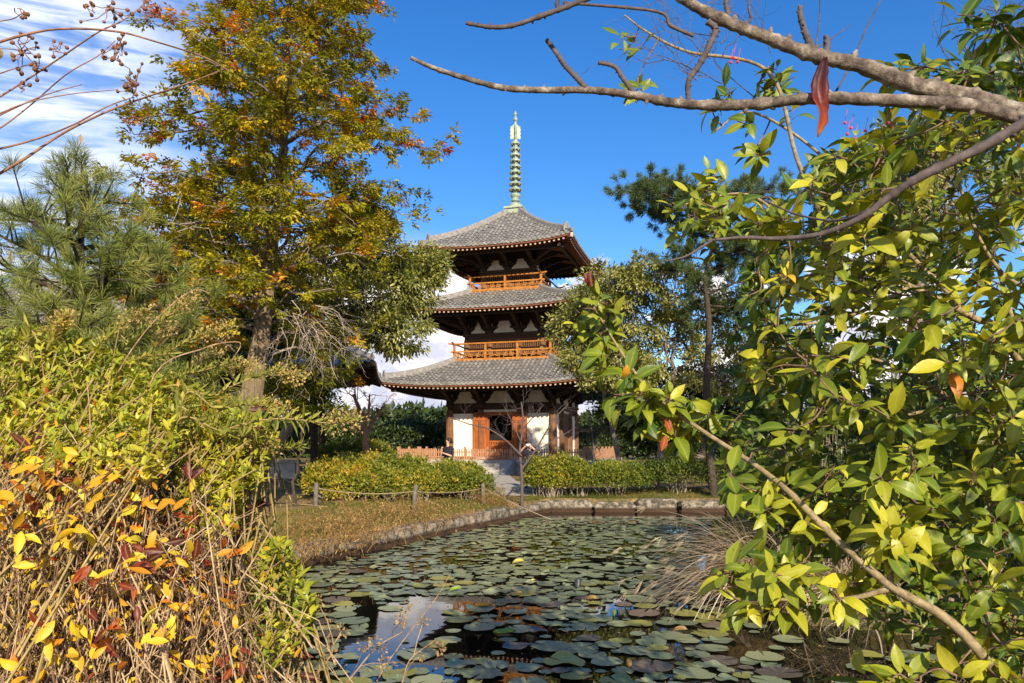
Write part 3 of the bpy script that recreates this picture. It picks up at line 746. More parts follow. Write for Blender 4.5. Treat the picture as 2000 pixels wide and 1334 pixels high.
before = set(bpy.data.objects)
storey1()
make_balcony(pag, 3.0, 6.70, 7.80, 2)
_, zE, sl = make_roof(pag, 5.45, 2.15, 9.53, 1.52, .32, .34, 2.4)
c2 = [-2.4, -.92, .92, 2.4]
storey_timbers(pag, 2.4, 5.45, 8.25, 8.44, 9.14, float(zE(np.array(0.))), c2, sl, 'mixed')
storey_up(2.4, c2, 8.25, 6.8, (7.15, 8.0), 5.45)
make_balcony(pag, 2.25, 11.02, 11.97, 1)
_, zE, sl = make_roof(pag, 4.6, .42, 13.28, 3.06, .32, .30, 1.6)
c3 = [-1.6, 0, 1.6]
storey_timbers(pag, 1.6, 4.6, 12.25, 12.43, 13.02, float(zE(np.array(0.))), c3, sl, 'low')
storey_up(1.6, c3, 12.25, 11.1, (11.4, 12.02), 4.45)

# bronze spire
sb = MB(); sb.box2((-.50, -.50, 16.22), (.50, .50, 16.56)); sb.box2((-.60, -.60, 16.562), (.60, .60, 16.68))
spire = sb.build('spire', MT['copper'], pag)
q = MB(); q.lathe([(.42, 16.68), (.40, 16.84), (.30, 17.0), (.14, 17.07)], n=20); q.build('bowl', MT['bronze'], spire, smooth=True)
q = MB(); q.lathe([(.16, 17.07), (.26, 17.12), (.27, 17.2), (.18, 17.26), (.26, 17.36), (.34, 17.5), (.30, 17.56), (.22, 17.62), (.14, 17.66)], n=20); q.build('lotus_collar', MT['bronze'], spire, smooth=True)
q = MB(); q.lathe([(.12, 17.0), (.11, 20.8), (.085, 22.2), (.05, 22.85)], n=12); q.build('shaft', MT['bronze'], spire, smooth=True)
for i in range(9):
    z = 17.84 + i * .365; rr = .40 - i * .0125
    q = MB(); q.lathe([(.12, -.15), (.16, -.15), (.17, -.05), (rr * .8, -.055), (rr, -.035), (rr * 1.02, .03), (rr * .93, .085), (rr * .7, .10), (.19, .10), (.17, .20), (.12, .20)], (0, 0, z), 24, cap=False)
    for a in np.arange(8) * np.pi / 4 + .2: q.lathe([(.012, -.13), (.028, -.12), (.018, -.04)], (rr * .94 * math.cos(a), rr * .94 * math.sin(a), z), 6)
    q.build('ring', MT['bronze'], spire, smooth=False)
fl = MB()
fpoly = [(.05, 0), (.20, .05), (.31, .0), (.33, .18), (.29, .26), (.34, .36), (.30, .5), (.34, .60), (.30, .72), (.31, .86), (.22, .82), (.16, .93), (.05, .98)]
for a in np.arange(4) * np.pi / 2 + .3:
    fl.prism(fpoly, (0, 0, 21.05), (math.cos(a), math.sin(a), 0), (0, 0, 1), (-math.sin(a), math.cos(a), 0), .03)
fl.build('flame_fins', MT['copper'], spire)
for z, rr in ((22.32, .15), (22.66, .12)):
    q = MB(); q.lathe([(.04, -rr), (rr * .75, -rr * .6), (rr, 0), (rr * .8, rr * .6), (rr * .3, rr * 1.1), (.02, rr * 1.9)], (0, 0, z), 16); q.build('jewel', MT['bronze'], spire, smooth=True)
for o in pag.children: o.location.z -= ZF

# podium, steps and fences round it (all share the pagoda's footing)
def footing(name, label, cat):
    return thing(name, label, cat, (PC[0], PC[1], 0), -PTH)
pod = footing('stone_podium', 'low stone podium with steps in front, under the pagoda', 'podium')
q = MB(); q.box2((-5.95, -5.95, ZF - .18), (5.95, 5.95, ZF - .004)); q.build('coping', MT['stone'], pod)
q = MB()
for k in range(4):
    s = MB(); x = -5.8
    while x < 5.75:
        w = min(rng.uniform(.9, 1.5), 5.8 - x); s.box2((x + .006, -5.8 - rng.uniform(0, .02), -.3), (x + w - .006, -5.5, ZF - .182)); x += w
    append_rot(q, s, k)
q.build('stone_course', MT['stone'], pod)
for i in range(4):
    q = MB(); q.box2((-1.3, -5.952 - .34 * (i + 1), -.2), (1.3, -5.954 - .34 * i, ZF - .02 - .165 * (i + 1) ))
    q.build('step', MT['stone'], pod)
for sx_ in (-1, 1):
    q = MB(); q.prism([(-5.96, -.2), (-5.96, ZF), (-6.25, ZF), (-7.55, .16), (-7.75, .16), (-7.75, -.2)], (sx_ * 1.52, 0, 0), (0, 1, 0), (0, 0, 1), (1, 0, 0), .42); q.build('stair_side_stone', MT['stone'], pod)

def picket_fence(k, u0, u1, label):
    f = footing('picket_fence', label, 'fence')
    d = 5.55; h = .58
    def put(mb, name):
        mb.V = [rot4(v, k) for v in mb.V]; mb.build(name, MT['fence_timber'], f)
    pk = MB(); x = u0 + .12
    while x < u1 - .08:
        hh = h - .02 + rng.uniform(-.015, .015)
        pk.prism([(-.034, 0), (-.034, hh - .03), (0, hh), (.034, hh - .03), (.034, 0)], (x, -d - .03, ZF + .06), (1, 0, 0), (0, 0, 1), (0, 1, 0), .025); x += .142
    put(pk, 'pickets')
    for z in (.14, .40):
        r = MB(); r.box2((u0, -d - .012, ZF + z), (u1, -d + .03, ZF + z + .06)); put(r, 'rail')
    r = MB(); r.box2((u0 - .1, -d - .09, ZF), (u1 + .1, -d + .09, ZF + .055)); put(r, 'sill')
    n = int(round((u1 - u0) / 1.3))
    for x in np.linspace(u0, u1, n + 1):
        p = MB(); p.prism([(-.06, 0), (-.06, h + .06), (0, h + .11), (.06, h + .06), (.06, 0)], (x, -d, ZF + .057), (1, 0, 0), (0, 0, 1), (0, 1, 0), .12); put(p, 'post')
picket_fence(0, -5.5, 5.5, 'pale brown picket fence along the front of the pagoda podium')
picket_fence(1, -5.3, 5.5, 'pale brown picket fence along the sunny flank of the podium, beside the front fence')
picket_fence(3, -5.5, 5.3, 'pale brown picket fence along the shaded flank of the podium')
# ------------------------------------------------------------------ ground, pond, path
POND = np.array([(1.14, 24.3), (-.6, 20.6), (-2.4, 16.6), (-4.2, 12.6), (-4.35, 10.8), (-3.7, 7.6), (-2.6, 5.2), (-1.2, 3.9), (1, 3.5), (3.2, 3.9), (7.2, 4.8), (8.6, 6.4), (8.4, 7.9),
                 (6.2, 8.2), (4.4, 8.35), (3.35, 8.9), (3.05, 10.2), (3.5, 13), (4.6, 17), (6.6, 20), (9.0, 24.3)])
def inside(x, y, poly):
    r = np.zeros(x.shape, bool); n = len(poly)
    for i in range(n):
        (x0, y0), (x1, y1) = poly[i], poly[(i + 1) % n]
        c = ((y0 > y) != (y1 > y)) & (x < (x1 - x0) * (y - y0) / (y1 - y0 + 1e-12) + x0)
        r ^= c
    return r
def edge_dist(x, y, poly):
    d = np.full(x.shape, 1e9); n = len(poly)
    for i in range(n):
        a = poly[i]; b = poly[(i + 1) % n]; ab = b - a
        t = np.clip(((x - a[0]) * ab[0] + (y - a[1]) * ab[1]) / (ab @ ab), 0, 1)
        d = np.minimum(d, np.hypot(x - a[0] - t * ab[0], y - a[1] - t * ab[1]))
    return d
def ground_z(x, y):
    x = np.asarray(x, float); y = np.asarray(y, float)
    ins = inside(x, y, POND); d = edge_dist(x, y, POND)
    z = -.17 + .17 * np.clip((d - .6) / 2.2, 0, 1) + .035 * np.sin(x * 1.3 + y * .7) * np.clip(d / 4, 0, 1) + .02 * np.sin(x * 3.1 - y * 2.3) * np.clip(d / 2, 0, 1)
    z = z + .22 * np.clip((y - 30) / 6, 0, 1) * np.clip((-4 - x) / 3, 0, 1)
    return np.where(ins, np.where(d < .02, -.3, -1.3), z)
def GZ(x, y): return float(ground_z(np.array([x]), np.array([y]))[0])

xs = np.concatenate([[-900, -400, -150, -80, -45, -30, -22], np.arange(-16, 14.01, .2), [18, 24, 32, 45, 80, 150, 400, 900]])
ys = np.concatenate([[-300, -80, -30, -12, -6, -3], np.arange(-1, 30.01, .2), np.arange(31, 46, 1.0), [50, 56, 64, 80, 120, 200, 400, 1200]])
X, Y = np.meshgrid(xs, ys, indexing='ij')
g = MB(); g.grid(np.stack([X, Y, ground_z(X, Y)], -1).reshape(-1, 3), len(xs), len(ys))
tag(g.build('ground', MT['ground'], smooth=True), 'sandy ground with dry grass round the pond', None, kind='structure')
q = MB(); q.grid(np.array([[-6, 2.6, WATER], [-6, 25.2, WATER], [10.5, 2.6, WATER], [10.5, 25.2, WATER]]), 2, 2, flip=True)
tag(q.build('pond_water', MT['water']), 'dark still pond water reflecting the sky and pagoda', None, kind='structure')

# path of sand and flat slabs from the steps to the pond corner
pm = MB(); n = 24; cen = spline([PG(0, -7.2, 0), (-1.3, 35, 0), (-.55, 30, 0), (-.1, 26.4, 0), (.1, 25.0, 0)], n)
wd = np.linspace(1.6, .75, n); tv = np.gradient(cen, axis=0); sdv = unit(np.cross(tv, A(0, 0, 1)))
V = []
for i in range(n):
    for s in (-1, -.4, .4, 1):
        p = cen[i] + sdv[i] * wd[i] * s; V.append([p[0], p[1], GZ(p[0], p[1]) + .022])
pm.grid(np.array(V), n, 4); tag(pm.build('path', MT['path'], smooth=True), 'pale sandy path to the steps', None, kind='structure')

def slab_stone(mb, c, size, rz, seed):
    """an irregular quarried block: jittered, chamfered box"""
    r = np.random.default_rng(seed); sx_, sy_, sz_ = [v / 2 for v in size]; n = 10
    a = np.arange(n) * 2 * np.pi / n + r.uniform(-.15, .15, n)
    ca, sa = np.cos(a), np.sin(a); f = 1 / np.maximum(np.abs(ca), np.abs(sa)) ** .75
    rings = []
    for z, k in ((-1, .97), (-.1, 1.02), (.72, .98), (1, .84)):
        j = r.normal(0, .05, n)
        rings.append(np.stack([ca * f * sx_ * (k + j), sa * f * sy_ * (k + j), np.full(n, z * sz_) + r.normal(0, .02, n) * size[2] * (z > .5)], -1))
    V = np.concatenate(rings + [np.array([[0, 0, sz_ * 1.02]])]); c_, s_ = math.cos(rz), math.sin(rz)
    V = np.stack([V[:, 0] * c_ - V[:, 1] * s_, V[:, 0] * s_ + V[:, 1] * c_, V[:, 2]], -1) + np.asarray(c, float)
    i = np.arange(3)[:, None] * n; j = np.arange(n)[None]
    Q = np.stack([i + j, i + (j + 1) % n, i + n + (j + 1) % n, i + n + j], -1).reshape(-1, 4)
    mb.add(V, [Q, np.array([[3 * n + k, 3 * n + (k + 1) % n, 4 * n] for k in range(n)])])

# stone edging of the pond
def edging(name, a, b, h, label, seed, block):
    mb = MB(); a = A(*a); b = A(*b); Ld = np.linalg.norm(b - a); t = (b - a) / Ld; rz = math.atan2(t[1], t[0]); nrm = A(-t[1], t[0])
    x = 0; r = np.random.default_rng(seed); i = 0
    while x < Ld:
        w = r.uniform(*block); c = a + t * (x + w / 2) + nrm * r.uniform(-.03, .03)
        hh = h + r.uniform(-.07, .05)
        slab_stone(mb, (c[0], c[1], WATER + hh / 2 + .02), (w * .98, .42 + r.uniform(0, .08), hh - .02), rz + r.normal(0, .05), seed * 100 + i)
        slab_stone(mb, (c[0] - nrm[0] * .06, c[1] - nrm[1] * .06, WATER - .06), (w * 1.0, .5, .28), rz, seed * 100 + i + 50); x += w + r.uniform(.01, .05); i += 1
    return mb
q = edging('w', POND[3], POND[0], .33, '', 3, (.35, 1.1)); e2 = edging('w', POND[5], POND[3], .33, '', 4, (.35, 1.1))
for v, f, mi in ((q, None, None),):
    pass
off = q.n; q.V += e2.V; q.T += e2.T; q.F += [f + off for f in e2.F]; q.M += e2.M; q.n += e2.n
tag(q.build('stone_edging', MT['stone_dark']), 'rough mossy stone edging along the sunny bank of the pond', 'stone edging')
q = edging('w', POND[0] + A(-.1, -.16), (9.2, 24.14), .37, '', 5, (1.1, 1.7))
tag(q.build('stone_edging', MT['stone_dark']), 'straight block stone edging across the far shaded end of the pond', 'stone edging')

# ------------------------------------------------------------------ water-lily pads
def pad_mesh(seed, dome):
    r = np.random.default_rng(seed); n = 22; a = np.linspace(.10, 2 * np.pi - .10, n) ; V = [[0, 0, .004]]
    ph = r.uniform(0, 6.28, 3)
    for rr in (.55, 1.0):
        for x in a:
            q = rr * (1 + .05 * math.sin(3 * x + ph[0]) + .035 * math.sin(7 * x + ph[1])) - (rr == 1) * (r.random() < .10) * r.uniform(.05, .22)
            z = .004 + dome * rr ** 3 * (max(0, math.sin(2 * x + ph[2])) ** 2) + (.012 * rr * rr if rr == 1 else 0)
            V.append([q * math.cos(x), q * math.sin(x), z])
    V = np.array(V)
    Fq = [[1 + k, 1 + n + k, 2 + n + k, 2 + k] for k in range(n - 1)]; Ft = [[0, 1 + k, 2 + k] for k in range(n - 1)]
    return V, [np.array(Fq), np.array(Ft)]
PADS = [pad_mesh(s, d) for s, d in ((1, .0), (2, .02), (3, .05), (4, .0), (5, .22), (6, .03))]
pr = np.random.default_rng(5)
cand = []
tries = 0
cells = {}
while tries < 24000 and len(cand) < 1500:
    tries += 1
    y = 5.8 + (23.2 - 5.8) * pr.random() ** 1.0; x = pr.uniform(-4.6, 8.5)
    if not inside(np.array([x]), np.array([y]), POND)[0] or edge_dist(np.array([x]), np.array([y]), POND)[0] < .42: continue
    if pr.random() > np.clip(1.7 * (lumps(np.array([[x, y * .75, 0.]]), 2.6, 12)[0] - .5) + .72, .12, 1): continue
    px = 1000 + x / y * F; py = HY + (EYE - WATER) / y * F
    if px < 380 or px > 1900: continue
    if py < 1012: continue
    keep = 1.0
    if 640 < px < 880 and 1165 < py < 1300: keep = .07
    if 870 < px < 1060 and 1235 < py < 1290: keep = .12
    if px > 1420 and py > 1190: keep = .12
    if px < 700 and py > 1150: keep = .45
    if py > 1270: keep *= .55
    if y > 13: keep *= .6
    if 880 < px < 1060 and 1165 < py < 1215: keep *= .35
    if pr.random() > keep: continue
    r = pr.uniform(.10, .225) * (.8 if y > 13 else 1) if pr.random() < .72 else pr.uniform(.05, .1)
    ok = True; ci, cj = int(x // .4), int(y // .4)
    for di in (-1, 0, 1):
        for dj in (-1, 0, 1):
            for (x2, y2, r2) in cells.get((ci + di, cj + dj), ()):
                if (x - x2) ** 2 + (y - y2) ** 2 < (.70 * (r + r2)) ** 2: ok = False; break
            if not ok: break
        if not ok: break
    if not ok: continue
    cells.setdefault((ci, cj), []).append((x, y, r)); cand.append((x, y, r))
cand.sort(key=lambda c: -c[2] / c[1] ** 1.5)
meshes = {}
PL = {'pad_green': 'flat round green lily pad floating on the dark pond', 'pad_olive': 'flat yellowing lily pad among green ones on the pond', 'pad_brown': 'flat brownish purple lily pad floating on the pond'}
for i, (x, y, r) in enumerate(cand[:275]):
    mk = pr.choice(['pad_green', 'pad_olive', 'pad_brown'], p=[.70, .19, .11]); v = int(pr.integers(0, 6))
    if (mk, v) not in meshes:
        b = MB(); b.add(*PADS[v]); o = b.build('lily_pad', MT[mk], smooth=True); meshes[(mk, v)] = o
    else:
        o = meshes[(mk, v)].copy(); COL.objects.link(o)
    o.location = (x, y, WATER + .006 + pr.uniform(0, .016)); o.rotation_euler = (pr.normal(0, .018), pr.normal(0, .018), pr.uniform(0, 6.28)); o.scale = (r, r * pr.uniform(.82, 1), r)
    tag(o, PL[mk], 'lily pad', {'pad_green': 'green lily pads on the pond', 'pad_olive': 'yellowing lily pads on the pond', 'pad_brown': 'brownish lily pads on the pond'}[mk], 'thing')
b = MB()
for (x, y, r) in cand[275:]:
    V, Fq = PADS[int(pr.integers(0, 6))]; a = pr.uniform(0, 6.28)
    V = V * r; V = np.stack([V[:, 0] * math.cos(a) - V[:, 1] * math.sin(a) + x, V[:, 0] * math.sin(a) + V[:, 1] * math.cos(a) + y, V[:, 2] + WATER + .004 + pr.uniform(0, .012)], -1)
    b.add(V, Fq)
if len(cand) > 275:
    tag(b.build('distant_lily_pads', MT['pad_green'], smooth=True), 'small far lily pads crowding the far end of the pond', 'lily pads', kind='stuff')
print('PADS', len(cand))

# flecks of leaf litter and scum on the water
m_ = 1500; fx = pr.uniform(-4.3, 8, m_ * 3); fy = 5.8 + 17.5 * pr.random(m_ * 3) ** 1.4; k_ = inside(fx, fy, POND) & (edge_dist(fx, fy, POND) > .3); fx, fy = fx[k_][:m_], fy[k_][:m_]
b = MB(); leaves(b, np.stack([fx, fy, np.full(len(fx), WATER + .004) + pr.uniform(0, .004, len(fx))], -1), np.stack([pr.normal(size=len(fx)), pr.normal(size=len(fx)), np.full(len(fx), .02)], -1), np.tile(A(0, 0, 1), (len(fx), 1)), pr.uniform(.012, .055, len(fx)), T_OVAL, np.clip(pr.normal(.5, .25, len(fx)), 0, 1), 1.2)
tag(b.build('floating_litter', FO['straw'], tint=True), 'flecks of dead leaves floating between the lily pads', 'litter', kind='stuff')

# leaves standing up or lying dead among the pads
def curl(name, px, py, mat, label, size, kind):
    Yd = (EYE - WATER) * F / (py - HY); p = P(px, py, Yd)
    b = MB(); n, m_ = 9, 7
    V = []
    for i in range(n):
        for j in range(m_):
            u = i / (n - 1) * 2 - 1; v = j / (m_ - 1); w = math.sqrt(max(0, 1 - (2 * v - 1) ** 2)) * .5 + .02
            if kind == 'roll':
                a = u * 2.0; V.append([(v - .5) * 1.3, w * math.sin(a) * .55, .22 + w * (1 - math.cos(a)) * .5 - .1 + .25 * (v - .3)])
            elif kind == 'stand':
                a = u * .9; V.append([w * math.sin(a) * .75, w * (1 - math.cos(a)) * .9 + v * .25, v * .9])
            else:
                a = u * .8; V.append([(v - .5) * 1.3, w * u * .9, .06 + .15 * u * u + .18 * (v - .4) ** 2])
    b.grid(np.array(V) * size, n, m_)
    for f in (b.F[-1],): pass
    o = b.build(name, MT[mat], smooth=True); o.location = (p[0], p[1], WATER + .005); o.rotation_euler = (0, 0, rng.uniform(-.5, .5))
    md = o.modifiers.new('thickness', 'SOLIDIFY'); md.thickness = .004
    return tag(o, label, 'leaf')
curl('folded_lily_leaf', 1012, 1102, 'pad_olive', 'yellow folded lily leaf standing up mid pond', .17, 'roll')
curl('folded_lily_leaf', 1127, 1150, 'pad_dark', 'almost black lily leaf standing upright among green pads', .17, 'stand')
curl('curled_lily_leaf', 1155, 1175, 'pad_dead', 'pale dry curled leaf lying beside the patch of white reflection', .15, 'roll')
curl('curled_lily_leaf', 1328, 1236, 'pad_dead', 'pale dry curled leaf on the shaded open water, below the pampas grass', .13, 'roll')
curl('curled_lily_leaf', 1229, 1306, 'pad_dead', 'reddish brown dry leaf near the lowest lily pads', .10, 'stand')
curl('fallen_leaf', 942, 1186, 'pad_orange', 'bright orange fallen leaf in the reflection of the red doors', .15, 'lie')
curl('folded_lily_leaf', 888, 1156, 'pad_bright', 'small bright yellow green leaf tip poking up from the water', .13, 'roll')
curl('folded_lily_leaf', 985, 1240, 'pad_bright', 'lily pad with one bright green edge folded up', .20, 'lie')
curl('curled_lily_leaf', 1012, 1162, 'pad_dead', 'tan shrivelled leaf between the pads, above the orange leaf', .09, 'roll')
curl('folded_lily_leaf', 1040, 1136, 'pad_olive', 'tiny yellow leaf bud standing among the pads', .07, 'roll')
curl('folded_lily_leaf', 1200, 1204, 'pad_bright', 'small fresh green leaf standing beside the white reflection', .09, 'stand')
curl('curled_lily_leaf', 905, 1047, 'pad_dark', 'dark curled lily leaf near the sunny stone edging', .14, 'roll')
curl('curled_lily_leaf', 1000, 1045, 'pad_dark', 'dark brown curled leaf far out among the distant pads', .14, 'roll')

# ------------------------------------------------------------------ stakes and ropes
stk = []
def stake(px, py, h, r, lean, label):
    y = EYE * F / (py - HY)
    for _ in range(4):
        x = (px - 1000) / F * y; y = (EYE - GZ(x, y)) * F / (py - HY)
    x = (px - 1000) / F * y; z = GZ(x, y)
    b = MB(); b.tube([(x, y, z - .3), (x + lean * .5, y, z + h * .5), (x + lean, y, z + h - .02), (x + lean, y, z + h)], [r * 1.05, r, r * .95, r * .7], 9)
    tag(b.build('wooden_stake', MT['stake'], smooth=True), label, 'stake'); stk.append(A(x + lean * .8, y, z + h * .78))
stake(545, 952, .6, .035, .0, 'thin dark stake at the edge of the sandy clearing')
stake(617, 990, .62, .06, .01, 'weathered grey stake before the sunny hedge, nearest the clearing')
stake(808, 1003, .72, .062, .05, 'leaning pale grey stake in front of the middle of the sunny hedge')
stake(944, 983, .62, .062, -.01, 'dark stake at the end of the sunny hedge beside the path')
stake(1150, 978, .5, .05, .0, 'short stake before the shaded hedge past the little bare tree')
stake(1345, 978, .5, .05, .02, 'short stake at the far end of the shaded hedge')
def rope(a, b, sag, label):
    n = 14; t = np.linspace(0, 1, n)[:, None]; p = a + (b - a) * t - A(0, 0, 1) * sag * 4 * t * (1 - t)
    q = MB(); q.tube(p, .012, 6); tag(q.build('rope', MT['rope'], smooth=True), label, 'rope')
rope(stk[0], stk[1], .12, 'slack straw rope from the thin dark stake to the next grey stake')
rope(stk[1], stk[2], .10, 'straw rope strung before the middle of the sunny hedge')
rope(stk[2], stk[3], .08, 'straw rope between the leaning stake and the stake beside the path')
rope(stk[3], stk[4], .08, 'pale rope crossing the foot of the path')
rope(stk[4], stk[5], .06, 'pale rope strung along the shaded hedge')
# ------------------------------------------------------------------ neighbouring temple buildings
def tiled_hip(root, ex, ey, tx, ty, z0, H, lift, sp=.32):
    """hip roof on a rectangle: eaves half sizes ex, ey, ridge half length tx"""
    pan = MB(); tl = MB(); bd = MB()
    def zfun(s, q): return z0 + H * (.65 * s + .35 * s * s) + lift * np.abs(q) ** 3 * (1 - s) ** 1.5
    sides = [((-ex, -ey), (ex, -ey), (-tx, -ty), (tx, -ty)), ((ex, -ey), (ex, ey), (tx, -ty), (tx, ty)), ((ex, ey), (-ex, ey), (tx, ty), (-tx, ty)), ((-ex, ey), (-ex, -ey), (-tx, ty), (-tx, -ty))]
    for a, b, c, d in sides:
        a, b, c, d = [A(*q) for q in (a, b, c, d)]
        def pt(q, s):
            lo = a + (b - a) * (q + 1) / 2; hi = c + (d - c) * (q + 1) / 2
            xy = lo + (hi - lo) * s; return A(xy[0], xy[1], float(zfun(s, q)))
        qs = np.linspace(-1, 1, 25); ss = np.linspace(0, 1, 9)
        V = np.array([[pt(q, s) for s in ss] for q in qs]); pan.grid(V.reshape(-1, 3), 25, 9, flip=True)
        L = np.linalg.norm(b - a); n = int(L / sp); ax = (b - a) / L; inn = A(-ax[1], ax[0])
        dep = abs((c - a) @ inn)
        for i in range(n + 1):
            w = -L / 2 + L * (i + .5) / (n + 1)
            la = (c - a) @ ax; lb = (b - d) @ ax
            smax = min(1, (w + L / 2) / max(la, .01), (L / 2 - w) / max(lb, .01))
            if smax < .04: continue
            rows = []
            for s in np.linspace(-.012, smax, 8):
                lo_w = -L / 2 + la * s; hi_w = L / 2 - lb * s; q = np.clip((w - lo_w) / max(hi_w - lo_w, .05) * 2 - 1, -1, 1)
                xy = (a + b) / 2 + ax * w + inn * dep * s; zc = float(zfun(max(s, 0), q))
                an = np.linspace(0, np.pi, 5)
                rows.append(np.stack([xy[0] + ax[0] * .09 * np.cos(an), xy[1] + ax[1] * .09 * np.cos(an), zc + .09 * np.sin(an)], -1))
            tl.grid(np.array(rows).reshape(-1, 3), 8, 5)
        V = np.array([[pt(q, 0) - A(0, 0, .03), pt(q, 0) - A(0, 0, .2), pt(q, .25) - A(0, 0, .2 + H * .1)] for q in qs]); bd.grid(V.reshape(-1, 3), 25, 3, flip=True)
        n = int(L / .4)
        for i in range(n):
            q = -1 + 2 * (i + .5) / n; p0 = pt(q, .02) - A(0, 0, .26); p1 = pt(q, .3); p1[2] = p0[2] + .25
            bd.tube([p0, p1], .06, 4)
    roof = pan.build('roof', MT['tile_pan'], root)
    tl.build('cover_tiles', MT['tile'], roof); bd.build('rafters', MT['dark_timber'], roof)
    rg = MB()
    for sx_, sy_ in ((-1, -1), (1, -1), (1, 1), (-1, 1)):
        pts = []
        for s in np.linspace(.05, 1, 9):
            x = sx_ * (ex + (tx - ex) * s); y = sy_ * (ey + (ty - ey) * s); pts.append(A(x, y, float(zfun(s, 1)) + .1))
        rg.tube(pts, .16, 6)
    rg.box2((-tx - .2, -.22 - ty, z0 + H), (tx + .2, .22 + ty, z0 + H + .4))
    rg.build('ridge', MT['tile'], roof)
    return roof

hall = thing('temple_hall', 'large hall with a wide grey tiled roof, glimpsed behind the big conifer and pine', 'hall', (-25.5, 46, 0), R(-8))
tiled_hip(hall, 11.5, 8.0, 5.5, .3, 5.4, 6.2, .45)
q = MB(); q.box2((-8.5, -5, 0), (8.5, 5, 5.6)); q.build('wall', MT['plaster'], hall)
for x in np.linspace(-8.5, 8.5, 8):
    for y in (-5.05, 5.05):
        q = MB(); q.lathe([(.2, 0), (.2, 5.2)], (x, y, 0), 10); q.build('column', MT['timber'], hall)

pv = thing('open_pavilion', 'open dark timber pavilion with a small grey tiled roof, beside the big conifer trunk', 'pavilion', (-10.9, 34.2, .2), R(8))
tiled_hip(pv, 4.7, 4.2, 1.6, .2, 4.55, 2.6, .35, .3)
for x in (-1.9, 1.9):
    for y in (-1.6, 1.6):
        q = MB(); q.lathe([(.17, -.2), (.16, 2.0), (.14, 4.6)], (x, y, 0), 10); q.build('post', MT['dark_timber'], pv, smooth=True)
q = MB()
for y in (-1.6, 1.6):
    q.box2((-2.1, y - .08, 4.1), (2.1, y + .08, 4.4)); q.box2((-1.9, y - .07, 1.02), (1.9, y + .07, 1.24))
for x in (-1.9, 1.9):
    q.box2((x - .08, -1.8, 3.8), (x + .08, 1.8, 4.08))
q.build('tie_beams', MT['dark_timber'], pv)
bs = MB(); bs.box2((-.8, -.5, -.1), (.8, .5, .62)); bs.box2((-.9, -.6, .622), (.9, .6, .74))
o = bs.build('stone_basin', MT['stone']); o.location = (-10.6, 33.6, .2); o.rotation_euler = (0, 0, R(8)); tag(o, 'grey stone water basin standing between the posts of the dark pavilion', 'basin')

# ------------------------------------------------------------------ two visitors
def make_person(name, label, at, rz, joints, edges, radii, parts):
    root = thing(name, label, 'person', at, rz)
    me = bpy.data.meshes.new('body'); me.from_pydata([tuple(j) for j in joints], edges, [])
    o = bpy.data.objects.new('body', me); COL.objects.link(o)
    sk = o.modifiers.new('skin', 'SKIN'); sk.use_smooth_shade = True
    for i, r in enumerate(radii):
        me.skin_vertices[0].data[i].radius = r if isinstance(r, tuple) else (r, r)
        me.skin_vertices[0].data[i].use_root = (i == 0)
    sb_ = o.modifiers.new('smooth', 'SUBSURF'); sb_.levels = 1; sb_.render_levels = 1
    dg = bpy.context.evaluated_depsgraph_get()
    m2 = bpy.data.meshes.new_from_object(o.evaluated_get(dg)); bpy.data.objects.remove(o)
    return root, m2

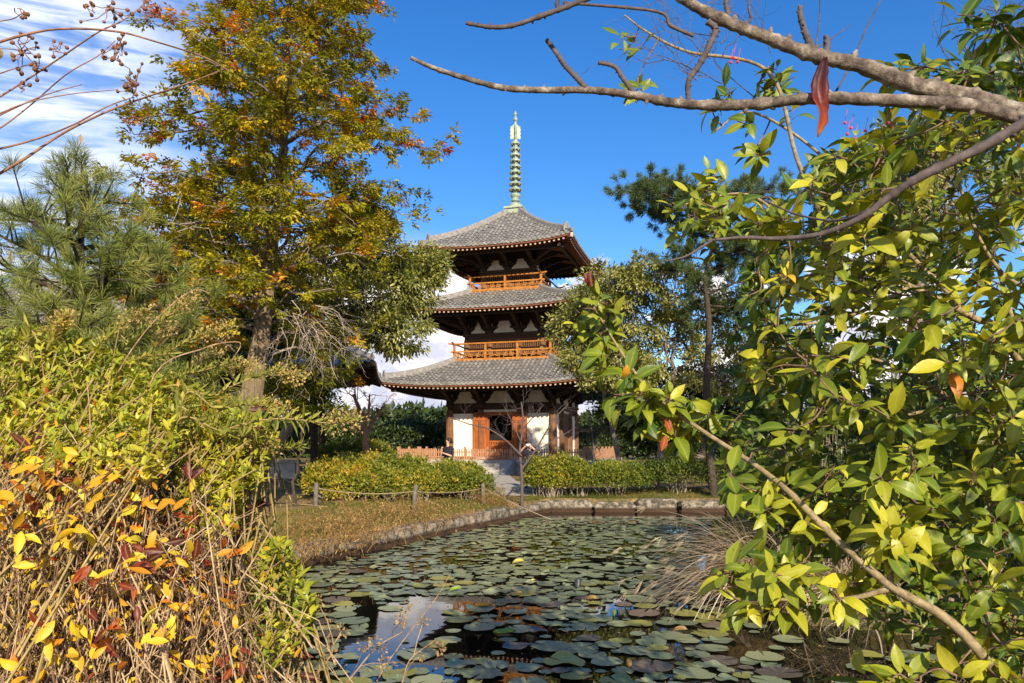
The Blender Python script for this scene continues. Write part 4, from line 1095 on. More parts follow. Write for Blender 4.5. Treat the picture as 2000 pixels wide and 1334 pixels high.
def person(name, label, at, rz, arms, chin, photo=False, yaw=0.0):
    cy_, sy_ = math.cos(yaw), math.sin(yaw)
    def Y_(V):
        V = np.asarray(V, float); return np.stack([V[..., 0] * cy_ - V[..., 1] * sy_, V[..., 0] * sy_ + V[..., 1] * cy_, V[..., 2]], -1)
    # x forward, y to the figure's left, z up
    J = [(0, 0, .93), (.01, 0, 1.12), (0, 0, 1.30), (-.01, 0, 1.40), (.005, 0, 1.475)]          # pelvis .. neck
    E = [(0, 1), (1, 2), (2, 3), (3, 4)]; Rr = [(.17, .15), (.175, .15), (.205, .165), (.14, .11), .046]
    mat = ['c', 'c', 'c', 'c', 's']
    def add(p, par, r):
        J.append(tuple(p)); E.append((par, len(J) - 1)); Rr.append(r); return len(J) - 1
    h1 = add(Y_((.04 - .01 * chin, 0, 1.555)), 4, .062); h2 = add(Y_((.03 - .04 * chin, 0, 1.635)), h1, .086); add(Y_((.01 - .06 * chin, 0, 1.69)), h2, .06)
    nskin = len(E); skin_e = set(range(3, nskin))
    for sd_, (elbow, wrist, fdir) in zip((1, -1), arms):
        s = add((-.01, .17 * sd_, 1.39), 3, .062); e_ = add(elbow, s, .045); skin_e.add(len(E)); w = add(wrist, e_, .028); es0 = len(E)
        fd = unit(A(*fdir)); pm_ = add(A(*wrist) + fd * .07, w, (.036, .018))
        u, v = perp(fd)
        lat = unit(np.cross(fd, A(0, sd_ * .3, 1)))
        for k, (o_, ln) in enumerate(((-.028, .07), (-.010, .08), (.010, .075), (.028, .058))):
            a = add(A(*wrist) + fd * .10 + lat * o_, pm_, .0095); b = add(A(*wrist) + fd * (.10 + ln * .55) + lat * o_ * 1.1, a, .0085); add(A(*wrist) + fd * (.10 + ln * .85) + lat * o_ + v * .02, b, .0075)
        t1 = add(A(*wrist) + fd * .045 - lat * .045, w, .011); add(A(*wrist) + fd * .085 - lat * .062, t1, .009)
        skin_e |= set(range(es0, len(E)))
        hp = add((0, .09 * sd_, .86), 0, .095); kn = add((.02, .10 * sd_, .48), hp, .06); an = add((0, .10 * sd_, .09), kn, .04); add((.14, .11 * sd_, .035), an, .035)
    root, m2 = make_person(name, label, at, rz, J, E, Rr, None)
    m2.materials.clear(); m2.materials.append(MT['skin']); m2.materials.append(MT['black_cloth'])
    for p in m2.polygons:
        c = p.center; p.use_smooth = True
        q = A(*c); best = (9, 0)
        for i, (a, b) in enumerate(E):
            a_ = A(*J[a]); ab = A(*J[b]) - a_; t = min(1, max(0, (q - a_) @ ab / max(ab @ ab, 1e-9))); d = np.linalg.norm(q - a_ - ab * t) - (Rr[b] if not isinstance(Rr[b], tuple) else max(Rr[b]))
            if d < best[0]: best = (d, i)
        p.material_index = 0 if best[1] in skin_e or (q[2] > 1.425 and math.hypot(q[0], q[1]) < .085) else 1
    bo = bpy.data.objects.new('body', m2); COL.objects.link(bo); bo.parent = root
    hx = .03 - .04 * chin
    hb = MB()
    th_ = np.linspace(0, np.pi, 12); ph = np.linspace(0, 2 * np.pi, 20)
    V = []
    for t in th_:
        for f in ph:
            d = A(math.sin(t) * math.cos(f), math.sin(t) * math.sin(f), math.cos(t))
            k = 1.0 if d[0] < .45 - .9 * max(0, -d[2]) or d[2] > .55 else .80
            V.append(Y_(A(hx - .022, 0, 1.645) + d * A(.106, .094, .113) * k))
    hb.grid(np.array(V), 12, 20)
    if not photo: hb.lathe([(.01, -.05), (.045, -.035), (.05, 0), (.04, .035), (.01, .05)], Y_((hx - .125, 0, 1.60)), 10)
    hb.build('hair', MT['hair'], root, smooth=True)
    fc = MB(); tiltv = A(1, 0, .55 * chin); tiltv = unit(tiltv)
    c = A(hx, 0, 1.595); up_ = A(-tiltv[2], 0, tiltv[0])
    fc.prism([(-.012, -.02), (0, .03), (.012, -.02)], c + tiltv * .088 + up_ * .005, (0, 1, 0), up_, tiltv, .028)
    for s in (-1, 1): fc.lathe([(.004, -.02), (.014, 0), (.004, .022)], (hx - .02, .088 * s, 1.60), 8)
    fc.V = [Y_(v) for v in fc.V]
    fc.build('nose_and_ears', MT['skin'], root)
    ey = MB()
    for s in (-1, 1):
        q = c + tiltv * .082 + up_ * .035 + A(0, .031 * s, 0); ey.box(q, (.012, .024, .009))
    q = c + tiltv * .084 - up_ * .038; ey.box(q, (.01, .04, .008))
    ey.V = [Y_(v) for v in ey.V]
    ey.build('eyes_and_mouth', MT['hair'], root)
    if photo:
        pb = MB(); pb.box((.20, 0, 1.60), (.05, .15, .085)); pb.lathe([(.035, -.0), (.035, .05), (.03, .055)], (.0, 0, 0), 12)
        pb.V[-1] = np.stack([pb.V[-1][:, 2] + .226, pb.V[-1][:, 0], pb.V[-1][:, 1] + 1.60], -1)
        cam_o = pb.build('camera', MT['white_plastic']); cam_o.location = at; cam_o.rotation_euler = (0, 0, rz)
        tag(cam_o, 'small white camera held up to the face of the visitor behind the bare tree', 'camera')
    return root
w1 = P(876, 872, 25.4); w2 = P(1034, 872, 27.0)
person('person', 'visitor in a black top with arms folded, looking up at the pagoda', (w1[0], w1[1], .10), R(228),
       [((.04, .27, 1.10), (.23, .10, 1.20), (.25, -1, .35)), ((.04, -.27, 1.09), (.25, -.08, 1.08), (.4, 1, .15))], 1.0, yaw=R(-52))
person('person', 'visitor in black holding a white camera to the face, behind the little bare tree', (w2[0], w2[1], .0), R(255),
       [((.16, .30, 1.36), (.20, .12, 1.55), (.1, -.8, .5)), ((.16, -.30, 1.36), (.20, -.12, 1.55), (.1, .8, .5))], .0, photo=True)
# ------------------------------------------------------------------ trees of the middle distance
def wiggle_line(a, b, n, amp, sag=0.0):
    t = np.linspace(0, 1, n); p = a + (b - a) * t[:, None]
    w = np.cumsum(rng.normal(0, amp, (n, 3)), 0); w -= w[-1] * t[:, None]; w[0] = 0
    p = p + w; p[:, 2] -= sag * 4 * t * (1 - t)
    return p

def twig_cluster(mb, o, dirs, L, r0, fork=2, amp=.04, sides=4, up=0.0, depth=0):
    """bare forking twigs"""
    for d in dirs:
        l = L * rng.uniform(.65, 1.15); e = o + unit(d + A(0, 0, up)) * l
        p = wiggle_line(o, e, 5, amp * l); mb.tube(p, np.linspace(r0, r0 * .4, 5), sides, cap=False)
        if depth < fork:
            n = 2 if depth else 3
            for _ in range(n):
                i = rng.integers(2, 5); nd_ = unit(unit(d) + rng.normal(0, .55, 3))
                twig_cluster(mb, p[i], [nd_], L * .62, r0 * .55, fork, amp, 3, up, depth + 1)

# ---- the big autumn conifer
def conifer():
    bx, by = -6.0, 16.6
    root = thing('conifer_tree', 'tall autumn conifer with yellow green and orange foliage and a pale leaning trunk', 'tree', (0, 0, 0))
    axis_px = [(470, 905), (490, 790), (512, 650), (530, 470), (552, 270), (560, 60), (566, -90), (572, -190)]
    ax = np.array([P(x, y, by) for x, y in axis_px]); ax[0] = A(ax[0][0] - .1, by, GZ(-6, by) - .3)
    ax[3:, 1] += .1; line = spline(ax, 40)
    rad = np.interp(np.linspace(0, 1, 40), [0, .08, .2, .38, .6, 1], [.38, .28, .235, .15, .08, .02])
    tr = MB()
    V, Q = tube_arrays(line, rad, 18)
    an = np.tile(np.arange(18), 40); V = V.reshape(40, 18, 3); cen = line[:, None]
    fl = 1 + .07 * np.sin(np.arange(18) * 2.1)[None, :, None] + .05 * np.sin(np.arange(18) * 5.3)[None, :, None]; V = cen + (V - cen) * fl
    tr.add(V.reshape(-1, 3), Q); trunk = tr.build('trunk', MT['bark_pale'], root, smooth=True)
    # crown radius against height, read as metres either side of the trunk
    def at(z): 
        i = np.argmin(abs(line[:, 2] - z)); return line[i]
    hz = [3.2, 4.2, 5.0, 6.2, 7.4, 8.4, 9.4, 10.4, 11.4, 12.6, 13.6]
    rr = [2.2, 2.8, 2.95, 3.1, 3.25, 3.3, 2.9, 2.5, 2.2, 1.6, .6]
    br = MB(); fo = MB(); ga = 0
    pos, dr, nr, ln, tn = [], [], [], [], []
    nl = 138
    for i in range(nl):
        z = 3.0 + 10.6 * (i / nl) ** .92 + rng.normal(0, .1)
        ga += 2.399 + rng.normal(0, .25); Rz = np.interp(z, hz, rr) * rng.uniform(.62, 1.12)
        if z < 4.3 and math.sin(ga) < .15: continue
        o = at(z - .3); tip = at(z) + A(math.cos(ga) * Rz, math.sin(ga) * Rz * .9, rng.uniform(-.25, .5) + .12 * Rz)
        tip[2] = z + rng.uniform(-.35, .35)
        n = 9; pl = wiggle_line(o, tip, n, .05 * Rz ** .5, -.10 * Rz)
        r0 = .014 + .011 * Rz; br.tube(pl, np.linspace(r0, .008, n), 5, cap=False)
        lt = rng.normal(.34, .075)
        for f in np.linspace(.30, 1.0, int(4 + Rz * 4.6)):
            if rng.random() < .15: continue
            k = f * (n - 1); j = int(min(k, n - 2)); q = pl[j] + (pl[j + 1] - pl[j]) * (k - j)
            d = unit(pl[-1] - pl[0]); sdv = unit(np.cross(d, A(0, 0, 1))) * rng.choice([-1, 1])
            tw = unit(d * rng.uniform(.2, .9) + sdv * rng.uniform(.3, 1) + A(0, 0, rng.normal(0.05, .3))); L2 = rng.uniform(.35, .85) * (1.15 - .4 * f)
            e = q + tw * L2; tp = wiggle_line(q, e, 5, .03, -.03); br.tube(tp, np.linspace(.010, .004, 5), 3, cap=False)
            ct = lt + rng.normal(0, .07) + (.40 if rng.random() < .21 else 0)
            for g_ in (.45, .72, 1.0):
                if rng.random() < .14: continue
                c = q + (e - q) * g_ + rng.normal(0, .05, 3); m_ = rng.integers(24, 40)
                # a drooping fan of fronds
                fa = unit(tw + rng.normal(0, .35, 3)); u, v = perp(fa)
                h_ = unit(np.cross(fa, A(0, 0, 1)) ); 
                sp_ = rng.uniform(-1.25, 1.25, m_)
                D = unit(fa[None] * np.cos(sp_)[:, None] + h_[None] * np.sin(sp_)[:, None] + A(0, 0, 1) * rng.normal(-.28, .28, m_)[:, None])
                pos.append(c + D * rng.uniform(0, .15, m_)[:, None] + rng.normal(0, .03, (m_, 3))); dr.append(D)
                nr.append(unit(A(0, 0, 1) + rng.normal(0, .45, (m_, 3)))); ln.append(rng.uniform(.06, .13, m_)); tn.append(np.full(m_, ct + rng.normal(0, .05)) + rng.normal(0, .05, m_))
    for i in range(46):            # short leafy shoots close to the trunk
        z = rng.uniform(4.4, 9.5); a = rng.uniform(-2.9, -.25); Lq = rng.uniform(.5, 1.5); o = at(z); e = o + A(math.cos(a) * Lq, math.sin(a) * Lq, rng.uniform(-.2, .3))
        pl = wiggle_line(o, e, 5, .04); br.tube(pl, np.linspace(.016, .005, 5), 4, cap=False); ct = rng.normal(.38, .1)
        for f in (.55, .75, 1.0, 1.0):
            c = o + (e - o) * f + rng.normal(0, .13, 3); m_ = rng.integers(22, 36); D = unit(rng.normal(0, .7, (m_, 3)) + unit(e - o) * .8 + A(0, 0, -.25))
            pos.append(c + D * rng.uniform(0, .2, m_)[:, None]); dr.append(D); nr.append(unit(A(0, 0, 1) + rng.normal(0, .45, (m_, 3)))); ln.append(rng.uniform(.06, .13, m_)); tn.append(ct + rng.normal(0, .07, m_))
    leaves(fo, np.concatenate(pos), np.concatenate(dr), np.concatenate(nr), np.concatenate(ln), T_FROND, np.clip(np.concatenate(tn), .05, .95), 1.1)
    crown = fo.build('crown', FO['cypress'], root, tint=True)
    br.build('branches', MT['bark_grey'], root, smooth=True)
    # bleached dead twigs hanging beside the trunk, some sweeping out of the crown
    for _ in range(26):
        dt = MB(); o = P(rng.uniform(545, 640), rng.uniform(585, 640), by + rng.uniform(-.8, .4))
        twig_cluster(dt, o, [A(rng.uniform(-.2, .9), rng.uniform(-.4, .4), rng.uniform(-1.0, -.1))], rng.uniform(.6, 1.2), .010, 2, .09); dt.build('dead_twig', MT['twig_grey'], root)
    for _ in range(30):
        dt = MB(); z = rng.uniform(4, 11); a = rng.uniform(0, 6.28); q = np.interp(z, hz, rr) * rng.uniform(.5, 1.0)
        twig_cluster(dt, at(z) + A(math.cos(a) * q * .5, math.sin(a) * q * .5, 0), [A(math.cos(a), math.sin(a), rng.uniform(-.6, .3))], q * .5, .010, 1, .1); dt.build('dead_twig', MT['twig_grey'], root)
    return root
conifer()

# ---- broadleaf evergreens built from clumps of small leaves
def clump_tree(name, label, base, blobs, mat, leaf, per, sub, trunk_r, bark, droop=.3, tmpl=T_SMALL, group=None, tint0=.45, subr=.42, limbs=True, wsc=1.0, inner=.55):
    root = thing(name, label, 'tree', (0, 0, 0), 0, group)
    bx, by = base; z0 = GZ(bx, by)
    cen = np.mean([b[0] for b in blobs], 0)
    top = A(*cen) + A(0, 0, .2)
    tr = MB(); line = wiggle_line(A(bx, by, z0 - .3), top, 12, .08); tr.tube(line, np.linspace(trunk_r, trunk_r * .35, 12), 10)
    tr.build('trunk', MT[bark], root, smooth=True)
    br = MB(); fo = MB(); pos, dr, nr, ln, tn = [], [], [], [], []
    for c, rd in blobs:
        c = A(*c); rd = A(*rd)
        i = rng.integers(5, 11); ll = wiggle_line(line[i], c, 8, .10, -.1)
        br.tube(ll, np.linspace(trunk_r * .38, .025, 8), 5, cap=False)
        for _ in range(sub):
            d = rand_dirs(1)[0]; d[2] = d[2] * .9 + .1
            f = rng.uniform(inner, 1.0); q = c + d * rd * f
            tl_ = wiggle_line(c + (q - c) * .1, q, 5, .05, -.05); br.tube(tl_, np.linspace(.02, .006, 5), 3, cap=False)
            m_ = int(per * rng.uniform(.5, 1.4)); s = subr * rng.uniform(.6, 1.3)
            g_ = rand_dirs(m_) * (rng.random((m_, 1)) ** .6) * s * A(1, 1, .7)
            D = unit(g_ / s + d * .6 + A(0, 0, -droop) + rng.normal(0, .5, (m_, 3)))
            pos.append(q + g_); dr.append(D); nr.append(unit(A(0, 0, 1) + rng.normal(0, .6, (m_, 3)))); ln.append(leaf * rng.uniform(.65, 1.25, m_))
            tn.append(tint0 + rng.normal(0, .10) + rng.normal(0, .10, m_))
    leaves(fo, np.concatenate(pos), np.concatenate(dr), np.concatenate(nr), np.concatenate(ln), tmpl, np.clip(np.concatenate(tn), .03, .97), wsc)
    fo.build('crown', FO[mat], root, tint=True)
    if limbs: br.build('limbs', MT[bark], root, smooth=True)
    return root

def blobs_px(lst, Y):
    """crown lobes given by centre pixel, depth and radii in pixels"""
    out_ = []
    for px, py, dy, rx, ry in lst:
        y = Y + dy; out_.append((tuple(P(px, py, y)), (rx / F * y, rx / F * y * .9, ry / F * y)))
    return out_
# grey-green tree between the conifer and the pagoda
clump_tree('evergreen_tree', 'olive green evergreen with small drooping leaves, between the big conifer and the pagoda', (-8.1, 22.2),
           blobs_px([(735, 500, 0, 85, 75), (800, 560, .3, 62, 75), (700, 590, -.4, 95, 80), (770, 645, 0, 78, 60), (640, 520, .5, 80, 80), (620, 640, .3, 70, 60), (835, 525, .6, 30, 40), (690, 440, .6, 60, 40)], 22),
           'olive', .16, 110, 46, .2, 'bark_grey', .45, T_SLIM, tint0=.60, subr=.42, wsc=1.7)
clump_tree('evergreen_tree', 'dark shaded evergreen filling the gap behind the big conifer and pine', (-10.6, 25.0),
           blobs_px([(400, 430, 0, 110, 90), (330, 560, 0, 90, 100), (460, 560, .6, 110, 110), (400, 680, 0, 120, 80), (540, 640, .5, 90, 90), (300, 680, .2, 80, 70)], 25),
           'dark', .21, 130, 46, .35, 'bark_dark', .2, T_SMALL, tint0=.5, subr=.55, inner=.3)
clump_tree('understorey_shrub', 'leafy green and gold bush growing at the foot of the conifer trunk', (-5.7, 19.4),
           blobs_px([(585, 745, 0, 65, 40), (610, 785, .2, 50, 32), (540, 795, 0, 55, 38), (635, 755, .3, 40, 25)], 19.4), 'hedge', .13, 70, 20, .045, 'bark_dark', .2, T_SMALL, tint0=.45, subr=.3)
# olive evergreens on the pagoda's far flank and beyond
clump_tree('evergreen_tree', 'olive evergreen between the pagoda and the dark pine, with sky showing through', (5.3, 26.8),
           blobs_px([(1195, 560, 0, 70, 55), (1235, 640, .2, 80, 70), (1270, 560, -.4, 80, 60), (1300, 680, .3, 90, 80), (1220, 740, .2, 75, 42), (1350, 600, .4, 70, 80), (1450, 640, .6, 80, 90), (1400, 730, .5, 90, 70), (1530, 700, .6, 80, 90)], 26.8),
           'olive', .155, 95, 44, .13, 'bark_grey', .35, T_SLIM, tint0=.66, subr=.4, wsc=1.7)
clump_tree('evergreen_tree', 'smaller olive evergreen whose sprays overlap the flank of the pagoda roofs', (4.6, 29.6),
           blobs_px([(1128, 640, 0, 60, 48), (1165, 590, .2, 62, 50), (1150, 705, -.2, 55, 36), (1180, 660, .2, 60, 60)], 29.4),
           'olive', .175, 95, 40, .12, 'bark_grey', .35, T_SLIM, tint0=.66, subr=.5, wsc=1.7)
clump_tree('evergreen_tree', 'pale olive tree rising behind the broad-leaved bush, above its red berries', (8.9, 16.5),
           blobs_px([(1760, 330, 0, 110, 100), (1880, 260, .5, 110, 100), (1960, 200, 0, 80, 110), (1660, 400, .2, 90, 90), (1850, 430, .4, 140, 100), (1720, 520, .4, 130, 100)], 16.5),
           'olive', .12, 100, 44, .24, 'bark_grey', .4, T_SLIM, tint0=.64, subr=.36, wsc=1.6)
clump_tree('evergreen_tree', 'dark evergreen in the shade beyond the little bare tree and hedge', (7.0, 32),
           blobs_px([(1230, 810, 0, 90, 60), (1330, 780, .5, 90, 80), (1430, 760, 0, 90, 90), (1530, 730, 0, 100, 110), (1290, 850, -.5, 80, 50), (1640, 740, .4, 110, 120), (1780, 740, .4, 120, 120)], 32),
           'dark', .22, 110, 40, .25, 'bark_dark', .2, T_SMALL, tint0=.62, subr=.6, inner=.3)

# ---- pines
def pine(name, label, trunk, r0, shoots_n, envelope, needle, width, per, mat, limb_n, whorl):
    """envelope(z) -> crown radius; long needles in brushes at the shoot ends"""
    root = thing(name, label, 'pine tree', (0, 0, 0))
    line = spline(trunk, 24); tr = MB(); tr.tube(line, np.linspace(r0, r0 * .22, 24), 9); tr.build('trunk', MT['bark_dark'], root, smooth=True)
    br = MB(); fo = MB(); pos, dr, nr, ln, tn = [], [], [], [], []
    def brush(p, d, n, L, tint):
        d = unit(d); u, v = perp(d); a = rng.uniform(0, 6.28, n); s = rng.uniform(.30, 1.30, n)
        t = rng.uniform(-.7, .15, n)[:, None] * L * .9
        D = unit(d[None] * np.cos(s)[:, None] + (u[None] * np.cos(a)[:, None] + v[None] * np.sin(a)[:, None]) * np.sin(s)[:, None] + A(0, 0, -.06))
        pos.append(p + d * t); dr.append(D); nr.append(rand_dirs(n)); ln.append(L * rng.uniform(.75, 1.1, n)); tn.append(tint + rng.normal(0, .09, n))
    for c, d, tz in whorl(line, limb_n):
        o = c; n = 7; pl = wiggle_line(o, d, n, .035 * np.linalg.norm(d - o), -.05 * np.linalg.norm(d - o))
        pl[:, 2] += np.linspace(0, 1, n) ** 2 * .12 * np.linalg.norm(d - o)
        br.tube(pl, np.linspace(r0 * .28, .012, n), 5, cap=False)
        Ld = np.linalg.norm(d - o)
        brush(pl[-1], pl[-1] - pl[-2] + A(0, 0, .1), per, needle, tz)
        for _ in range(int(shoots_n * max(Ld, .5))):
            f = rng.uniform(.25, 1) * (n - 1.01); j = int(f); q = pl[j] + (pl[j + 1] - pl[j]) * (f - j)
            sd_ = unit(unit(d - o) * rng.uniform(.2, .9) + rng.normal(0, .55, 3) + A(0, 0, .35)); l = rng.uniform(.15, .5) * (needle / .17)
            e = q + sd_ * l; br.tube([q, (q + e) / 2 + rng.normal(0, .01, 3), e], [.012, .009, .006], 4, cap=False)
            brush(e, sd_ + A(0, 0, .15), int(per * rng.uniform(.6, 1.1)), needle * rng.uniform(.8, 1.1), tz + rng.normal(0, .07))
    brush(line[-1], line[-1] - line[-2], per, needle, .5)
    N_ = sum(len(p) for p in pos)
    ws = width / np.concatenate(ln) / .4
    leaves(fo, np.concatenate(pos), np.concatenate(dr), np.concatenate(nr), np.concatenate(ln), T_DIA, np.clip(np.concatenate(tn), .05, .9), ws)
    fo.build('crown', FO[mat], root, tint=True); br.build('branches', MT['bark_dark'], root, smooth=True)
    return root
def whorl_near(line, n):
    ga = 0
    for i in range(n):
        f = (i + .5) / n; z = .9 + f * 3.2; c = line[np.argmin(abs(line[:, 2] - z))]; ga += 2.399 + rng.normal(0, .3)
        Rz = np.interp(z, [.8, 1.6, 2.3, 2.9, 3.5, 4.0, 4.3], [1.35, 1.35, 1.2, .95, .7, .35, .12]) * rng.uniform(.65, 1.12)
        yield c, c + A(math.cos(ga) * Rz, math.sin(ga) * Rz, .25 * Rz + rng.uniform(-.1, .25)), .56 + rng.normal(0, .07)
pine('pine_tree', 'young green pine with long needles, beside the big autumn conifer', [P(160, 905, 8) * A(1, 1, 0) + A(0, 0, -.3), P(165, 700, 8), P(158, 520, 8), P(161, 385, 8)], .09, 8.5, None, .20, .0056, 135, 'pine', 60, whorl_near)
b_ = P(1395, 960, 25)
def whorl_far(line, n):
    tips = [(1255, 390, -1.0), (1290, 440, .4), (1330, 400, -.8), (1240, 420, .5), (1360, 470, .8), (1430, 420, -.6), (1480, 400, .5), (1320, 500, -.6), (1450, 500, .6), (1520, 460, -.2), (1540, 520, .6), (1300, 540, .6), (1490, 560, -.6), (1380, 380, .4), (1400, 430, -1.2),
            (1350, 560, -.9), (1440, 620, .8), (1570, 600, .2), (1345, 620, .5), (1270, 370, .3), (1215, 395, .2), (1470, 470, -1), (1410, 540, 1.2), (1530, 390, 0), (1590, 520, 0)]
    for px, py, dy in tips:
        e = P(px, py, 25 + dy * 1.3); z = min(e[2] - .1, line[-1][2]); c = line[np.argmin(abs(line[:, 2] - z))]
        yield c, e, .45 + rng.normal(0, .1)
pine('pine_tree', 'dark pine with flat needle tufts on a crooked trunk, beyond the pond', [A(b_[0], 25, -.3), P(1380, 800, 25), P(1385, 640, 25), P(1378, 540, 25), P(1400, 440, 25), P(1370, 380, 25)], .145, 16, None, .26, .014, 125, 'pine_dark', 25, whorl_far)

# ---- little bare trees
def bare_tree(name, label, at_px, Y, stems, mat, r0, twigL):
    x = (at_px - 1000) / F * Y; z = GZ(x, Y); root = thing(name, label, 'tree', (0, 0, 0))
    tr = MB(); br = MB()
    for pts, r in stems:
        p = np.array([P(a, b, Y + c) for a, b, c in pts]); 
        if pts[0][1] > 930: p[0] = A(x, Y, z - .2)
        l = spline(p, 14); (tr if r >= r0 * .9 else br).tube(l, np.linspace(r, r * .35, 14), 7, cap=False)
        for i in range(4, 14, 2):
            for _ in range(2):
                twig_cluster(br, l[i], [unit(l[min(i + 1, 13)] - l[i - 1] + rng.normal(0, .7, 3))], twigL * rng.uniform(.5, 1.1), max(.005, r * .2), 2, .06, 4, .15)
    tr.build('trunk', MT[mat], root, smooth=True); br.build('branches', MT[mat], root, smooth=True)
    return root
bare_tree('bare_tree', 'small leafless tree with grey forking branches in front of the pagoda doors', 1020, 22.4,
          [([(1021, 978, 0), (1019, 930, 0), (1015, 880, .1), (1022, 830, .1), (1018, 785, .2)], .058),
           ([(1018, 890, 0), (990, 862, -.2), (955, 838, -.4), (915, 828, -.5), (880, 815, -.6)], .034),
           ([(1020, 915, 0), (1045, 880, .3), (1066, 845, .4), (1085, 815, .5), (1110, 790, .6)], .036),
           ([(1045, 882, .3), (1090, 855, .5), (1125, 835, .6)], .022),
           ([(1016, 860, .1), (1000, 825, .2), (985, 795, .2)], .02),
           ([(1020, 840, .1), (1045, 810, -.2), (1062, 790, -.3)], .02)], 'bark_slate', .055, .6)
bare_tree('bare_tree', 'stubby pruned tree with reddish bare twigs, beyond the sunny hedge', 716, 31,
          [([(716, 935, 0), (715, 870, 0), (712, 830, 0), (700, 795, .1), (690, 770, .1)], .17), ([(714, 850, 0), (735, 815, .2), (752, 790, .3)], .10), ([(712, 835, 0), (720, 800, -.2), (722, 770, -.3)], .09), ([(708, 845, 0), (682, 820, .2), (665, 800, .2)], .08)], 'twig_red', .1, .75)
bare_tree('bare_tree', 'spindly grey sapling in the shade beside the podium flank', 1162, 30, [([(1162, 935, 0), (1158, 860, 0), (1150, 810, .2)], .04), ([(1160, 880, 0), (1185, 830, .2)], .025)], 'bark_slate', .035, .5)

# ---- hedges and shrubs
def shrub(name, label, blobs, mat, leaf, n, tint0, group=None, cat='shrub', stems=18, tmpl=T_SMALL, tvar=.16, stem_mat='twig_grey', wsc=1.3):
    root = thing(name, label, cat, (0, 0, 0), 0, group)
    fo = MB(); st = MB(); pos, dr, nr, ln, tn = [], [], [], [], []
    vol = [r[0] * r[1] + r[0] * r[2] + r[1] * r[2] for _, r in blobs]; tot = sum(vol)
    for (c, rd), v in zip(blobs, vol):
        c = A(*c); rd = A(*rd); m_ = int(n * v / tot)
        d = rand_dirs(m_); d[:, 2] = np.where(d[:, 2] < -.35, -d[:, 2], d[:, 2])
        lump = 1 + .30 * (lumps(d * 3.2 + c * 1.7, 2.4, 5) - .5) * 2 + .07 * rng.normal(size=m_) + .32 * (rng.random(m_) < .05) * rng.random(m_)
        f = np.where(rng.random(m_) < .65, rng.uniform(.86, 1.04, m_), rng.uniform(.4, .9, m_)) * lump
        p = c + d * rd * f[:, None]; gz = ground_z(p[:, 0], p[:, 1]); p[:, 2] = np.maximum(p[:, 2], gz + .04)
        pos.append(p); dr.append(unit(d * .8 + A(0, 0, .35) + rng.normal(0, .55, (m_, 3)))); nr.append(unit(d + A(0, 0, .6) + rng.normal(0, .5, (m_, 3)))); ln.append(leaf * rng.uniform(.7, 1.25, m_))
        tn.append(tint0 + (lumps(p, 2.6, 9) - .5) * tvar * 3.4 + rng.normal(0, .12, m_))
        for _ in range(26 if mat == 'hedge' else 0):      # straggling shoots that break the outline
            q = rand_dirs(1)[0]; q[2] = abs(q[2]); o = c + q * rd * .9; e = c + q * rd * rng.uniform(1.05, 1.32) + A(0, 0, rng.uniform(0, .12)); st.tube([o, (o + e) / 2, e], [.006, .005, .003], 4, cap=False)
            k_ = 16; t_ = rng.random((k_, 1)); p2 = o + (e - o) * t_ + rng.normal(0, .03, (k_, 3)); pos.append(p2); dr.append(unit(rng.normal(0, .8, (k_, 3)) + q)); nr.append(rand_dirs(k_)); ln.append(leaf * rng.uniform(.7, 1.2, k_)); tn.append(tint0 + rng.normal(.05, .16) + rng.normal(0, .08, k_))
        for _ in range(stems):
            a = rng.uniform(0, 6.28); q = c + A(math.cos(a) * rd[0] * .8, math.sin(a) * rd[1] * .8, 0) * rng.uniform(.3, 1); q[2] = c[2] + rd[2] * rng.uniform(.0, .8)
            o = A(c[0] + (q[0] - c[0]) * .5, c[1] + (q[1] - c[1]) * .5, 0); o[2] = GZ(o[0], o[1]) - .05
            st.tube(wiggle_line(o, q, 5, .04), np.linspace(.014, .005, 5), 4, cap=False)
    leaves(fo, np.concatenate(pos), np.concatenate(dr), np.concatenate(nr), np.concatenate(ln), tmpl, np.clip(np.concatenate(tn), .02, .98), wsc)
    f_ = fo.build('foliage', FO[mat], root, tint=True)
    if stems: st.build('stems', MT[stem_mat], root)
    return root
def gblob(px0, px1, ptop, Y, dy, sink=.25):
    x0 = (px0 - 1000) / F * Y; x1 = (px1 - 1000) / F * Y; zt = EYE - (ptop - HY) / F * Y
    return ((float((x0 + x1) / 2), Y, zt * .5 - sink * .3), ((x1 - x0) / 2, dy, zt * .5 + sink * .3))
hg = 'clipped azalea bushes along the pond'
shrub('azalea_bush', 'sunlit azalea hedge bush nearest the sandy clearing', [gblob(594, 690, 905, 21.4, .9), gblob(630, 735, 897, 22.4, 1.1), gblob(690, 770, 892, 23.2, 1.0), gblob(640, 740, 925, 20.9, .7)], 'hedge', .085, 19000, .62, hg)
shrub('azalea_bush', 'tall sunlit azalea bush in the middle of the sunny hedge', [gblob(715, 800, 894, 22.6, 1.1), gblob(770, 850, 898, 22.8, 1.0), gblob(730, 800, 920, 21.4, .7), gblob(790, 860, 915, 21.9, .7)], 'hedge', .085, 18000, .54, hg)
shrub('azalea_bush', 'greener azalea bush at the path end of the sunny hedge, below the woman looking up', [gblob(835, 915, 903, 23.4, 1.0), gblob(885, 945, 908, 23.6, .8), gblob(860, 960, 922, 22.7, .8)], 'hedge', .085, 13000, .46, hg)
shrub('azalea_bush', 'rounded green bush on the far side of the path, beside the little bare tree', [gblob(1022, 1085, 898, 25.2, .8), gblob(1060, 1140, 891, 25.5, 1.0), gblob(1040, 1110, 912, 24.9, .5), gblob(1100, 1165, 905, 25.2, .7)], 'hedge', .085, 15000, .42, hg)
